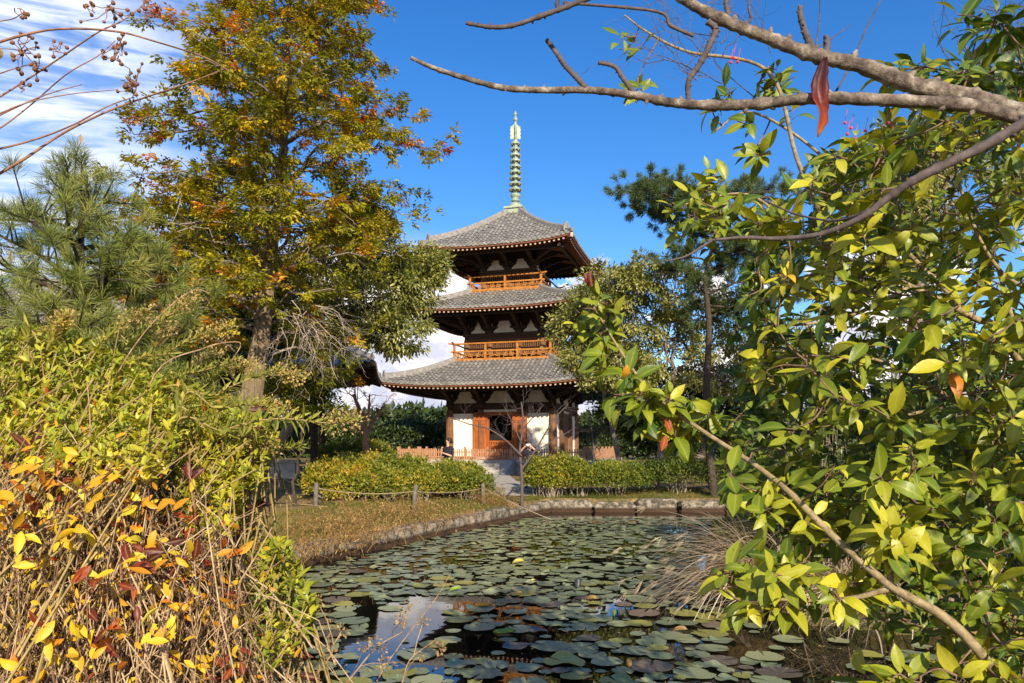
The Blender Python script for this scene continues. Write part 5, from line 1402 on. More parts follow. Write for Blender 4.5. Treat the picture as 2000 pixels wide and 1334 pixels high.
shrub('azalea_bush', 'shaded green bush in the middle of the far hedge', [gblob(1130, 1265, 905, 25.6, 1.1)], 'hedge', .085, 10000, .30, hg)
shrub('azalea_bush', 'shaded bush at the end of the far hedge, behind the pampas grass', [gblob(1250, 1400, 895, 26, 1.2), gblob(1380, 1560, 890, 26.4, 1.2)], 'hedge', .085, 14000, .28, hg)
shrub('bush', 'sunlit green bush low behind the stubby pruned tree', [gblob(622, 700, 868, 35, 1.4), gblob(680, 765, 862, 36, 1.5)], 'hedge', .11, 9000, .42)
shrub('tall_hedge', 'tall dark hedge behind the podium on the pavilion side of the pagoda', [gblob(640, 760, 822, 58, 2.2), gblob(740, 850, 818, 58.5, 2.2), gblob(820, 930, 822, 59, 2.2), gblob(560, 680, 828, 57, 2.2)], 'dark', .26, 16000, .5, None, 'hedge', 4, T_SMALL, .1, 'bark_dark')
shrub('tall_hedge', 'tall dark hedge behind the pagoda on the side of the sapling', [gblob(1100, 1220, 815, 58, 2.2), gblob(1200, 1330, 812, 58.5, 2.2), gblob(1310, 1480, 810, 59, 2.4)], 'dark', .26, 13000, .5, None, 'hedge', 4, T_SMALL, .1, 'bark_dark')
clump_tree('yellow_tree', 'pale yellow green tree far behind the pavilion', (-15.5, 62), blobs_px([(650, 815, 0, 45, 28), (620, 835, .5, 40, 25)], 62), 'hedge', .3, 70, 16, .2, 'bark_dark', .2, T_SMALL, tint0=.55, subr=.7)
# far belt of trees closing the horizon
fo = MB(); m_ = 26000; a = rng.uniform(R(-62), R(62), m_); d = rng.uniform(88, 96, m_)
h = 4.2 + 2.6 * lumps(np.stack([a * 40, a * 0, a * 0], -1), 1.0, 3); z = h * rng.random(m_) ** .7
p = np.stack([np.sin(a) * d, np.cos(a) * d, z], -1)
leaves(fo, p, unit(rng.normal(size=(m_, 3))), unit(rng.normal(size=(m_, 3))), rng.uniform(.8, 1.5, m_), T_SMALL, np.clip(.5 + rng.normal(0, .12, m_), 0, 1), 1.5)
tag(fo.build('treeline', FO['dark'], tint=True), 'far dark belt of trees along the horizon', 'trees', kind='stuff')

# headland shrubs behind the near bush
def gz_blob(x, y, rx, ry, h): return ((x, y, h * .42), (rx, ry, h * .58))
shrub('bank_shrub', 'dark shaded shrub on the near headland, behind the lowest glossy branches', [gz_blob(4.6, 10.2, 1.0, 1.0, 1.2), gz_blob(6.0, 10.0, 1.3, 1.2, 1.9)], 'dark', .11, 13000, .6, None, 'shrub', 20, T_OVAL, .2, 'twig_grey')
shrub('bank_shrub', 'tall dark shrub rising on the headland beyond the pampas grass', [gz_blob(6.0, 13.5, 1.5, 1.3, 2.3), gz_blob(7.8, 12.5, 1.6, 1.4, 3.0)], 'dark', .12, 15000, .62, None, 'shrub', 20, T_OVAL, .2, 'twig_grey')
shrub('bank_shrub', 'dark shrub at the water line in the lowest corner of the far headland', [gz_blob(7.2, 9.2, 1.2, .9, 1.3)], 'dark', .10, 8000, .55, None, 'shrub', 14, T_OVAL, .2, 'twig_grey')
# ------------------------------------------------------------------ plants near the viewpoint
# pampas grass hanging over the water
def pampas(name, label, c, n, lean, Lr, seed, up=.8):
    r = np.random.default_rng(seed); b = MB()
    for _ in range(n):
        o = A(c[0] + r.normal(0, .28), c[1] + r.normal(0, .28), 0); o[2] = GZ(o[0], o[1]) - .05
        if o[2] < -1: o[2] = WATER + .1
        L = r.uniform(*Lr); a = r.normal(0, .75); d = unit(A(lean[0] + r.normal(0, .45), lean[1] + r.normal(0, .45), up * r.uniform(.4, 1.8)))
        k = 9; p = [o]; dv = d.copy(); cu = r.uniform(.06, .26)
        for i in range(k):
            dv = unit(dv + A(lean[0] * .12, lean[1] * .12, -cu)); p.append(p[-1] + dv * L / k)
        p = np.array(p); w = r.uniform(.004, .009) * np.array([.8, 1, 1, 1, .9, .8, .65, .5, .3, .1])
        s = unit(np.cross(p[-1] - p[0], A(0, 0, 1)) + r.normal(0, .3, 3))
        V = np.stack([p - s * w[:, None], p + s * w[:, None]], 1).reshape(-1, 3)
        b.add(V, np.array([[2 * i, 2 * i + 1, 2 * i + 3, 2 * i + 2] for i in range(k)]), 0, r.uniform(.1, .9))
        if r.random() < .06:     # limp seed head
            m_ = 14; q = p[-1]; D = unit(dv + r.normal(0, .22, (m_, 3)) + A(0, 0, -.5))
            leaves(b, np.repeat(q[None], m_, 0), D, r.normal(size=(m_, 3)), r.uniform(.10, .24, m_), T_DIA, r.uniform(.3, .8, m_), .05)
    return tag(b.build(name, FO['pampas'], tint=True), label, 'grass')
pampas('pampas_grass', 'dry pampas grass clump arching out over the lily pads', (3.35, 10.1), 420, (-.72, -.12), (.9, 2.1), 3, .95)
pampas('pampas_grass', 'tall upright dry pampas grass on the headland behind the glossy bush', (4.5, 10.6), 420, (-.16, .0), (1.2, 2.4), 4, 1.8)
pampas('pampas_grass', 'dry pampas grass low at the water line of the headland', (4.1, 8.9), 160, (-.5, -.35), (.6, 1.2), 6, .7)
pampas('pampas_grass', 'dry upright grass stalks deep behind the glossy leaves, beside the dead trunk', (6.4, 11.3), 240, (-.05, -.1), (1.2, 2.2), 8, 1.8)
b = MB(); b.tube([(6.62, 10.9, -.3), (6.6, 10.9, 1.0), (6.68, 10.9, 2.1), (6.66, 10.9, 2.35)], [.13, .11, .09, .03], 8)
tag(b.build('dead_trunk', MT['twig_grey'], smooth=True), 'bleached dead tree trunk glimpsed through the glossy leaves', 'trunk')
# pale roots hanging from the undercut bank
b = MB()
for _ in range(46):
    o = A(rng.uniform(3.4, 5.2), 8.25 + rng.uniform(-.12, .1), rng.uniform(-.35, -.1))
    twig_cluster(b, o, [A(rng.uniform(-.7, .3), rng.uniform(-.9, -.2), rng.uniform(-.7, -.05))], rng.uniform(.14, .34), .006, 2, .12)
tag(b.build('roots', FO['root']), 'tangle of pale bare roots hanging from the undercut bank over black water', 'roots')

# dry grass and litter on the sunny bank, and green grass by the stakes
def blades(name, label, n, xr, yr, mat, h, tint, ok, width=.30):
    x = rng.uniform(*xr, n * 3); y = rng.uniform(*yr, n * 3); k = ok(x, y) & ~inside(x, y, POND); x = x[k][:n]; y = y[k][:n]; n = len(x)
    z = ground_z(x, y); p = np.stack([x, y, z - .01], -1); D = unit(np.stack([rng.normal(0, .6, n), rng.normal(0, .6, n), rng.uniform(.3, 1.3, n)], -1))
    b = MB(); leaves(b, p, D, unit(rng.normal(size=(n, 3)) * A(1, 1, .3)), rng.uniform(.5, 1.3, n) * h, T_SLIM, np.clip(tint + (lumps(p, .9, 4) - .5) * .9 + rng.normal(0, .15, n), 0, 1), width)
    return tag(b.build(name, FO[mat], tint=True), label, 'grass', kind='stuff')
def west(x, y): return x < np.interp(y, [8, 10.8, 12.6, 24.3], [-3.8, -4.3, -4.1, 1.3])
blades('dry_grass', 'orange dry grass and litter on the sunny bank', 3200, (-9, 1.5), (9.0, 25), 'straw', .12, .38, lambda x, y: west(x, y) & (edge_dist(x, y, POND) < 4.5) & (rng.random(len(x)) < np.where(y < 18, 1, .5)))
blades('green_grass', 'short grass along the foot of the hedges', 34000, (-6, 9), (12, 27), 'grass', .12, .42, lambda x, y: (edge_dist(x, y, POND) < 3.2) & (np.abs(x - .1) > .35), .35)
blades('dry_leaf_litter', 'dry grass on the near bank below the bushes', 9000, (-5, 4), (1.6, 4.2), 'straw', .16, .3, lambda x, y: y > 1.0)
# tangled dry weeds sprawling along the stone edging
def weeds(name, label, c, n, rad, h, seed):
    r = np.random.default_rng(seed); b = MB()
    for _ in range(n):
        o = A(c[0] + r.normal(0, rad[0]), c[1] + r.normal(0, rad[1]), 0)
        zz = GZ(o[0], o[1]); o[2] = zz if zz > -1 else WATER + .3
        d = unit(A(r.normal(0, .8), r.normal(0, .8), r.uniform(.1, 1))); p = wiggle_line(o, o + d * h * r.uniform(.5, 1.3), 6, .05, -.1)
        b.tube(p, np.linspace(.0042, .0016, 6), 3, cap=False, tint=r.uniform(.0, .55))
        m_ = r.integers(3, 8); q = p[r.integers(1, 6, m_)]
        leaves(b, q, unit(r.normal(size=(m_, 3)) + A(0, 0, .2)), r.normal(size=(m_, 3)) + A(0, 0, 1), r.uniform(.03, .09, m_), T_SLIM, np.clip(r.normal(.5, .3, m_), 0, 1), 1.0)
    return tag(b.build(name, FO['straw'], tint=True), label, 'weeds')
weeds('dry_weeds', 'tangled dry brown weeds trailing over the near end of the sunny stone edging', (-4.3, 11.2), 420, (.55, .9), .55, 1)
weeds('dry_weeds', 'dry tan weeds sprawling over the middle of the sunny stone edging', (-3.4, 14.6), 420, (.5, 1.2), .5, 2)
weeds('dry_weeds', 'dry weeds round the leaning pale stake', (-2.5, 18.0), 320, (.7, 1.2), .5, 3)
weeds('dry_weeds', 'leafless twiggy stems beside the dark stake at the path', (-.55, 21.6), 90, (.2, .25), .9, 4)

# ---- helper: shoots scattered in a solid region given by a pixel outline and a depth range
def in_poly_px(poly, n, seed):
    r = np.random.default_rng(seed); poly = np.array(poly, float); lo, hi = poly.min(0), poly.max(0); out_ = []
    while len(out_) < n:
        q = r.uniform(lo, hi, (n * 3, 2)); k = inside(q[:, 0], q[:, 1], poly); out_ += list(q[k])
    return np.array(out_[:n])

def azalea(name, label, regions, mat='azalea', leaf=.036, tint=.4, seed=0, stem='twig_green', cat='bush', grow=None):
    root = thing(name, label, cat, (0, 0, 0)); r = np.random.default_rng(seed)
    fo = MB(); st = MB(); pos, dr, nr, ln, tn = [], [], [], [], []
    for poly, n, (y0, y1), gx in regions:
        px = in_poly_px(poly, n, seed + n)
        pym = np.array(poly)[:, 1]
        for (a, b_) in px:
            # shoots high in the outline sit further back, so the bush has a rounded top
            f = np.clip((b_ - pym.min()) / (pym.max() - pym.min()), 0, 1)
            Y = y1 - (y1 - y0) * f + r.normal(0, .16); p = P(a, b_, Y)
            d = unit(A(r.normal(.0, .35), r.normal(-.25, .35), r.uniform(.7, 1.3))); u, v = perp(d)
            m_ = r.integers(8, 13); an = np.arange(m_) * 2.4 + r.uniform(0, 6); tilt = r.uniform(.55, 1.35, m_)
            D = d[None] * np.cos(tilt)[:, None] + (u[None] * np.cos(an)[:, None] + v[None] * np.sin(an)[:, None]) * np.sin(tilt)[:, None]
            pos.append(p + d * r.uniform(-.05, .01, m_)[:, None]); dr.append(D); nr.append(d[None] + D * .2 + r.normal(0, .15, (m_, 3))); ln.append(leaf * r.uniform(.65, 1.2, m_))
            ct = tint + r.normal(0, .07) + .10 * (lumps(p[None], 3.5, 3)[0] - .5) * 2 + (f ** 3) * .16
            tn.append(ct + r.normal(0, .07, m_) + (r.random(m_) < .05) * .35)
            o = A(gx[0] + (p[0] - gx[0]) * .75 + r.normal(0, .1), max(.9, p[1] * .97 + r.normal(0, .12)), p[2] - r.uniform(.18, .55))
            q = (o + p) / 2 + r.normal(0, .02, 3); st.tube([o, q, p], [.0035, .003, .0022], 4, cap=False)
    leaves(fo, np.concatenate(pos), np.concatenate(dr), np.concatenate(nr), np.concatenate(ln), T_OVAL, np.clip(np.concatenate(tn), .02, .98), .95)
    fo.build('foliage', FO[mat], root, tint=True, smooth=True); st.build('stems', MT[stem], root)
    return root
azalea('azalea_bush', 'bright green azalea bush along the edge of the picture, below the young pine', [([(-70, 660), (30, 640), (130, 650), (230, 690), (300, 740), (350, 850), (300, 930), (160, 905), (-70, 880)], 1150, (2.0, 3.0), (-1.9, 2.3))], seed=1, tint=.44, leaf=.036)
azalea('azalea_bush', 'yellow green azalea bush with gold leaf tips beside the goldenrod stalks', [([(270, 760), (340, 730), (420, 790), (500, 810), (540, 850), (520, 920), (470, 960), (440, 1040), (350, 1010), (300, 940), (240, 870)], 900, (2.3, 3.2), (-1.3, 2.7))], seed=2, tint=.48, leaf=.037)
azalea('azalea_bush', 'low azalea with fresh green tips at the edge of the lily pond', [([(400, 1110), (470, 1080), (540, 1040), (600, 1130), (615, 1200), (560, 1270), (480, 1330), (410, 1300), (380, 1180)], 230, (2.3, 2.7), (-.95, 2.5)), ([(320, 1000), (440, 1010), (430, 1120), (330, 1090)], 90, (2.3, 2.6), (-1.1, 2.5))], seed=3, tint=.42, leaf=.043)

# thicket of bare tan stems with scattered red and yellow leaves
def thicket():
    root = thing('twiggy_shrub', 'thicket of bare tan stems with red, orange and yellow leaves in the lowest near corner', 'shrub', (0, 0, 0)); r = np.random.default_rng(21)
    st = MB(); fo = MB()
    poly = [(-80, 890), (120, 905), (300, 930), (430, 1000), (480, 1100), (500, 1330), (480, 1420), (-80, 1420)]
    px = in_poly_px(poly, 2100, 5)
    tips = []
    for a, b_ in px:
        Y = r.uniform(1.75, 2.6); p = P(a, b_, Y); 
        base = A(p[0] * .9 + r.normal(-.10, .24), p[1] + r.normal(.05, .12), max(.02, p[2] - r.uniform(.35, 1.3)))
        l = wiggle_line(base, p, 6, .024); rr = r.uniform(.0009, .0030) * (1.5 if r.random() < .07 else 1); st.tube(l, np.linspace(rr, rr * .55, 6), 5, cap=False)
        for _ in range(r.integers(1, 4)):
            q = l[r.integers(2, 6)]; e = q + unit(A(r.normal(.1, .5), r.normal(0, .4), r.uniform(.2, 1))) * r.uniform(.05, .18)
            st.tube([q, (q + e) / 2 + r.normal(0, .006, 3), e], [rr * .6, rr * .5, rr * .4], 4, cap=False)
        tips.append(p)
    tips = np.array(tips)
    # big coloured leaves, in loose groups, dark red higher up and yellow low down
    sel = in_poly_px([(-60, 860), (130, 870), (270, 920), (460, 1080), (470, 1340), (-60, 1340)], 240, 9)
    pos, dr, nr, ln, tn = [], [], [], [], []
    for a, b_ in sel:
        p = P(a, b_, r.uniform(1.62, 2.05)); hi = np.clip((1120 - b_) / 260, 0, 1); left = np.clip((260 - a) / 260, 0, 1)
        base = .10 + .2 * r.random() if r.random() < .22 + .22 * hi - .25 * left * (1 - hi) else (.50 + r.normal(.16, .12))
        for _ in range(r.integers(1, 4)):
            d = unit(A(r.normal(0, .9), r.normal(-.35, .4), r.normal(-.1, .6))); pos.append(p + r.normal(0, .012, 3)); dr.append(d); nr.append(unit(A(.3, -1, .8) + r.normal(0, .5, 3))); ln.append(r.uniform(.028, .060)); tn.append(base + r.normal(0, .06))
    leaves(fo, np.array(pos), np.array(dr), np.array(nr), np.array(ln), T_BIG, np.clip(np.array(tn), .02, .95), .86)
    # small gold leaves low on the stems
    k = r.integers(0, len(tips), 1500); p = tips[k] + r.normal(0, .05, (1500, 3)); 
    leaves(fo, p, unit(r.normal(size=(1500, 3)) + A(0, -.2, .3)), unit(r.normal(size=(1500, 3)) + A(.2, -1, .6)), r.uniform(.018, .04, 1500), T_OVAL, np.clip(r.normal(.60, .12, 1500), .2, .9), 1.0)
    fo.build('foliage', FO['autumn'], root, tint=True, smooth=True); st.build('stems', MT['twig_tan'], root)
    return root
thicket()
# dark red sprigs standing in the azalea
def sprig(label, px, py, Y, n, tint, up):
    root = thing('red_leaved_sprig', label, 'sprig', (0, 0, 0)); p = P(px, py, Y); b = MB(); s = MB(); r = np.random.default_rng(int(px + py))
    o = p - A(r.normal(0, .05), -.05, .35); l = wiggle_line(o, p, 6, .01); s.tube(l, np.linspace(.004, .002, 6), 5)
    q = l[r.integers(3, 6, n)]; d = unit(A(0, 0, up) + r.normal(0, .8, (n, 3)) * A(1, .6, .7))
    leaves(b, q, d, unit(A(.3, -1, .5) + r.normal(0, .4, (n, 3))), r.uniform(.055, .085, n), T_BIG, np.clip(r.normal(tint, .06, n), 0, .5), .72)
    b.build('foliage', FO['autumn'], root, tint=True, smooth=True); s.build('stem', MT['twig_red'], root)
sprig('brown and dark purple leaves rising from the azalea at the picture edge', 60, 880, 2.0, 8, .16, .7)
sprig('dark red sprig with three crimson leaves in the yellow green azalea', 370, 885, 2.0, 5, .12, .9)
sprig('tall dark maroon leaves standing among the tan stems', 100, 960, 2.0, 7, .04, .8)
sprig('crimson leaf pair above the middle of the tan thicket', 255, 975, 1.8, 4, .13, .5)
sprig('purple brown leaves on a sprig near the conifer trunk', 480, 805, 2.6, 6, .05, .8)
sprig('purple leaves on a low sprig before the stone edging', 495, 990, 2.5, 6, .05, .6)
sprig('dark red leaves low over the water near the azalea tips', 575, 1275, 2.4, 5, .10, .6)

# goldenrod: long leafy stalks with dry flower heads
def goldenrod(label, pts, Y, head, tint, seed, leafL=.075):
    root = thing('goldenrod_stalk', label, 'plant', (0, 0, 0), 0, 'goldenrod stalks over the azaleas'); r = np.random.default_rng(seed)
    p = np.array([P(a, b_, Y + dy) for a, b_, dy in pts]); g0 = p[0].copy(); g0[2] = GZ(g0[0], g0[1]); 
    g0[0] -= .05; g0[1] += .45
    l = spline(np.concatenate([[g0], p]), 60); s = MB(); s.tube(l, np.linspace(.0042, .0018, 60), 6); s.build('stem', MT['twig_green'], root, smooth=True)
    b = MB(); i0 = 14; n = 120; f = np.linspace(i0, 58, n); j = f.astype(int); q = l[j] + (l[np.minimum(j + 1, 59)] - l[j]) * (f - j)[:, None]
    ax = unit(l[np.minimum(j + 1, 59)] - l[j]); u, v = perp(ax); an = np.arange(n) * 2.4 + r.normal(0, .3, n); t = r.uniform(.6, 1.15, n)
    D = unit(ax * np.cos(t)[:, None] + (u * np.cos(an)[:, None] + v * np.sin(an)[:, None]) * np.sin(t)[:, None] + A(0, 0, .18))
    leaves(b, q, D, ax + A(0, 0, .3), leafL * (1.1 - .55 * (f - i0) / 44) * r.uniform(.75, 1.2, n), T_SLIM, np.clip(tint + r.normal(0, .10, n), 0, 1), .95)
    b.build('foliage', FO['goldenrod'], root, tint=True, smooth=True)
    if head:
        h = MB(); m_ = 230; e = l[r.integers(47, 60, m_)]; d = rand_dirs(m_); w = r.random(m_) ** .7 * .042
        leaves(h, e + d * w[:, None], d + A(0, 0, .3), rand_dirs(m_), r.uniform(.007, .014, m_), T_SMALL, np.clip(r.normal(.45 + .3 * (head > 1), .2, m_), 0, 1), 1.6)
        h.build('flower_head', FO['plume'], root, tint=True)
    return root
GR = [([(330, 905, 0), (440, 840, 0), (540, 818, -.05), (640, 826, -.1), (700, 822, -.1)], 2.5, 1, .42, 'goldenrod stalk reaching furthest towards the pond, with a tan flower head at its tip'),
      ([(300, 840, 0), (420, 770, 0), (520, 730, 0), (590, 735, 0)], 2.9, 2, .45, 'goldenrod stalk arching in front of the conifer trunk base'),
      ([(150, 760, 0), (230, 690, 0), (310, 630, 0), (390, 575, 0)], 2.8, 1, .5, 'goldenrod stalk with a fluffy head before the lower foliage of the conifer'),
      ([(110, 760, 0), (170, 690, 0), (240, 640, 0), (290, 605, 0)], 2.7, 1, .45, 'goldenrod stalk crossing the lower needles of the young pine'),
      ([(200, 780, 0), (290, 710, 0), (380, 660, 0), (450, 640, 0)], 2.9, 2, .5, 'goldenrod stalk between pine and conifer with a yellowish head'),
      ([(250, 800, 0), (340, 740, 0), (410, 720, 0), (470, 700, 0)], 3.0, 0, .4, 'headless goldenrod stalk low over the azaleas'),
      ([(60, 740, 0), (90, 690, 0), (110, 645, 0), (130, 615, 0)], 2.6, 2, .62, 'yellowed upright goldenrod stalk under the pine'),
      ([(350, 850, 0), (430, 800, 0), (500, 790, 0), (560, 800, 0)], 2.7, 2, .5, 'goldenrod stalk just above the longest one, near the dark pavilion'),
      ([(200, 730, 0), (260, 670, 0), (300, 640, 0), (330, 640, 0)], 3.1, 1, .4, 'short goldenrod stalk with a drooping brown head'),
      ([(330, 870, 0), (420, 850, 0), (490, 855, 0), (530, 880, 0)], 2.6, 1, .42, 'goldenrod stalk drooping towards the stone basin'),
      ([(280, 800, 0), (330, 760, 0), (370, 720, 0), (430, 690, 0)], 3.2, 1, .35, 'goldenrod stalk deep behind the others before dark foliage'),
      ([(390, 900, 0), (470, 900, 0), (540, 880, 0), (590, 870, 0)], 2.7, 0, .45, 'low goldenrod stalk pointing at the clearing'),
      ([(150, 800, 0), (210, 745, 0), (270, 700, 0), (340, 690, 0)], 2.75, 0, .55, 'golden leafless-tipped stalk in the middle of the goldenrod'),
      ([(350, 830, 0), (400, 760, 0), (440, 720, 0), (500, 715, 0)], 3.1, 2, .5, 'goldenrod stalk ending just before the pale trunk')]
for i, (pts, Y, hd, tn_, lb) in enumerate(GR): goldenrod(lb, pts, Y, hd, tn_, 40 + i)
# dry stalks
def stalk(label, pts, Y, r0, mat='twig_tan'):
    l = spline(np.array([P(a, b_, Y + dy) for a, b_, dy in pts]), 30); b = MB(); b.tube(l, np.linspace(r0, r0 * .4, 30), 5)
    return tag(b.build('dry_stalk', MT[mat], smooth=True), label, 'stalk')
stalk('long dry stalk with a crooked tip bent down before the conifer trunk', [(240, 960, 0), (300, 735, .1), (400, 680, .1), (455, 668, .1), (470, 675, .1), (450, 708, .1)], 2.5, .0035)
stalk('straight dry stalk slanting up across the pine needles', [(190, 860, 0), (225, 740, .1), (290, 640, .1), (370, 570, .1), (410, 572, .1)], 2.5, .003)
stalk('thin upright dry stem in the azaleas', [(176, 960, 0), (176, 820, 0), (170, 745, 0)], 2.0, .003)
stalk('thin pale stem rising to the pine beside the slanting stalk', [(205, 800, 0), (225, 680, 0), (245, 585, 0)], 2.4, .002)
stalk('dead grass stem across the foot of the sunny bank', [(430, 1010, .3), (520, 985, .3), (590, 985, .3), (640, 990, .3)], 3.2, .003)
# withered weed heads over the water at the bottom edge
def weed_spray(label, pts, Y, seed):
    root = thing('withered_weed', label, 'plant', (0, 0, 0)); r = np.random.default_rng(seed); s = MB(); h = MB()
    l = spline(np.array([P(a, b_, Y) for a, b_ in pts]), 16); s.tube(l, np.linspace(.0035, .0015, 16), 5)
    for i in range(5, 16, 2):
        e = l[i] + unit(r.normal(size=3) + A(0, 0, .6)) * r.uniform(.05, .14); s.tube([l[i], (l[i] + e) / 2 + r.normal(0, .006, 3), e], [.0016, .0014, .001], 4, cap=False)
        m_ = 26; d = rand_dirs(m_); h = MB(); leaves(h, e + d * (r.random(m_) ** .5 * .022)[:, None], d, rand_dirs(m_), r.uniform(.008, .016, m_), T_SMALL, r.uniform(0, .6, m_), 1.6); h.build('flower_head', FO['plume'], root, tint=True)
    s.build('stem', MT['twig_tan'], root)
weed_spray('withered weed with brown heads at the bottom edge, leaning over the sky reflection', [(620, 1400), (680, 1330), (735, 1265), (785, 1235)], 2.6, 1)
weed_spray('withered weed with brown heads beside the low azalea tips', [(560, 1420), (610, 1330), (650, 1270), (640, 1215)], 2.5, 2)
weed_spray('withered weed whose heads stand before the reflected roof', [(740, 1420), (780, 1350), (800, 1290), (850, 1250)], 2.7, 3)
stalk('long bare stem arching over the dark water at the bottom edge', [(470, 1180, 0), (540, 1200, 0), (600, 1230, 0), (640, 1290, 0), (690, 1380, 0)], 2.6, .003)
stalk('dry stem slanting up out of the bottom edge', [(700, 1400, 0), (760, 1290, 0), (850, 1170, .2), (880, 1120, .3)], 3.0, .0028)
b = MB(); l = np.array([P(480 + 100 * t, 1296 + 40 * t - 14 * math.sin(t * 3), 2.5) for t in np.linspace(0, 1.3, 60)])
for k in range(3):
    an = np.arange(60) * .9 + k * 2.094; b.tube(l + np.stack([np.zeros(60), np.cos(an), np.sin(an)], -1) * .008, .0085, 6)
tag(b.build('rope', MT['rope'], smooth=True), 'thick twisted straw rope at the bottom edge by the low azalea', 'rope')

# ---- the glossy broad-leaved bush
def glossy_bush():
    root = thing('broadleaf_bush', 'large glossy broad-leaved bush with yellow green leaves and red berries, filling one side', 'bush', (0, 0, 0)); r = np.random.default_rng(77)
    br = MB(); sk = []
    def limb(pts, r0, r1, n=26):
        l = spline(np.array([P(a, b_, Y) for a, b_, Y in pts]), n); br.tube(l, np.linspace(r0, r1, n), 8, cap=False); sk.append(l); return l
    base = A(2.45, 2.75, -.2)
    for e in ((2250, 1500, 2.5), (2300, 1300, 2.9), (2200, 1250, 2.6), (2150, 1000, 2.6), (2100, 850, 2.75), (2120, 480, 2.6)):
        q = P(*e); l = spline([base + r.normal(0, .04, 3) * A(1, 1, 0), base * .35 + q * .65 + A(.12, 0, -.1), q], 14); br.tube(l, np.linspace(.03, .0165, 14), 9, cap=False)
    for a in [((2250, 1500, 2.5), (2060, 1500, 2.2), (1940, 1310, 2.0), (1850, 1210, 2.0), (1740, 1145, 2.05), (1630, 1050, 2.15), (1545, 965, 2.2), (1470, 905, 2.3), (1370, 840, 2.4), (1275, 770, 2.5), (1215, 690, 2.55), (1160, 600, 2.6)),
              ((1745, 1148, 2.05), (1650, 1170, 2.1), (1520, 1170, 2.15), (1420, 1140, 2.2)),
              ((1740, 1145, 2.05), (1735, 1020, 2.1), (1735, 960, 2.15)),
              ((2300, 1300, 2.9), (2100, 900, 2.7), (1960, 660, 2.6), (1900, 620, 2.6), (1780, 560, 2.65), (1640, 500, 2.7), (1560, 455, 2.8), (1460, 380, 2.9), (1330, 400, 2.9)),
              ((2120, 480, 2.6), (2010, 560, 2.6), (1920, 480, 2.55), (1860, 280, 2.5), (1905, 100, 2.4)),
              ((2100, 850, 2.75), (1900, 800, 2.8), (1700, 820, 2.85), (1560, 840, 2.9), (1440, 870, 2.9)),
              ((1900, 620, 2.6), (1700, 420, 2.8), (1600, 300, 2.9), (1470, 220, 2.9), (1390, 260, 2.9)),
              ((1640, 500, 2.7), (1560, 320, 2.7), (1500, 140, 2.8), (1340, 100, 2.9), (1260, 60, 2.9), (1220, 30, 2.9)),
              ((2150, 1000, 2.6), (1980, 980, 2.4), (1850, 960, 2.35)), ((2200, 1250, 2.6), (2000, 1180, 2.5), (1900, 1080, 2.4)), ((1780, 560, 2.65), (1650, 620, 2.6), (1500, 640, 2.6)),
              ((1900, 800, 2.8), (1700, 700, 3.0), (1560, 720, 3.1)), ((2000, 700, 2.6), (1900, 400, 3.0), (1750, 300, 3.1))]:
        r0 = .017 if len(a) > 6 else .009
        limb(a, r0, .0032, 12 * len(a))
    SK = np.concatenate(sk)
    pos, dr, nr, ln, tn = [], [], [], [], []; tw = MB()
    regions = [  # outline, shoots, depth range, leaf length, tint
        ([(1490, 480), (1560, 350), (1690, 270), (1850, 230), (2080, 160), (2080, 760), (1850, 800), (1640, 790), (1480, 700)], 400, (2.05, 3.7), (.072, .112), .54),
        ([(1480, 700), (1640, 780), (1850, 790), (2080, 750), (2080, 1340), (1900, 1340), (1800, 1130), (1620, 980), (1480, 860)], 340, (2.05, 3.6), (.075, .122), .45),
        ([(1330, 470), (1290, 400), (1380, 300), (1480, 280), (1540, 380), (1500, 500), (1400, 500)], 34, (2.6, 3.0), (.080, .105), .58),
        ([(1200, 720), (1290, 740), (1430, 830), (1440, 880), (1350, 870), (1250, 830), (1190, 790)], 34, (2.4, 2.75), (.072, .11), .46),
        ([(1130, 590), (1190, 580), (1250, 700), (1220, 760), (1150, 690)], 12, (2.5, 2.75), (.085, .11), .50),
        ([(1390, 890), (1480, 900), (1560, 960), (1640, 1020), (1600, 1080), (1480, 990), (1400, 960)], 24, (2.1, 2.7), (.085, .12), .46),
        ([(1390, 1120), (1480, 1080), (1620, 1090), (1740, 1150), (1700, 1190), (1560, 1190), (1430, 1180)], 22, (2.0, 2.25), (.085, .115), .52),
        ([(1680, 920), (1760, 920), (1770, 1070), (1700, 1080)], 8, (2.0, 2.2), (.095, .115), .55),
        ([(1440, 540), (1500, 480), (1540, 800), (1440, 860), (1400, 700)], 40, (2.5, 3.3), (.07, .105), .44),
        ([(1540, 960), (1700, 900), (1850, 1000), (1850, 1240), (1700, 1200), (1600, 1080)], 40, (2.5, 3.2), (.08, .115), .36),
        ([(1560, 350), (1700, 240), (1850, 180), (1860, 260), (1700, 330), (1600, 420)], 34, (2.4, 3.2), (.075, .105), .52),
        ([(1830, 60), (1880, 20), (2050, 10), (2050, 240), (1900, 240), (1840, 150)], 38, (2.3, 3.0), (.095, .14), .40),
        ([(1720, 130), (1840, 110), (1850, 180), (1740, 170)], 6, (2.5, 2.8), (.08, .10), .5),
        ([(1370, 130), (1470, 100), (1540, 120), (1560, 240), (1420, 260), (1370, 190)], 10, (2.8, 3.0), (.075, .095), .52),
        ([(1180, 120), (1260, 120), (1255, 190), (1190, 200)], 2, (2.8, 2.9), (.08, .095), .5),
        ([(1200, 20), (1250, 10), (1250, 90), (1210, 90)], 2, (2.85, 2.95), (.08, .09), .5),
        ([(1660, 1290), (1800, 1260), (1960, 1240), (2000, 1340), (1650, 1340)], 10, (1.9, 2.2), (.09, .12), .45)]
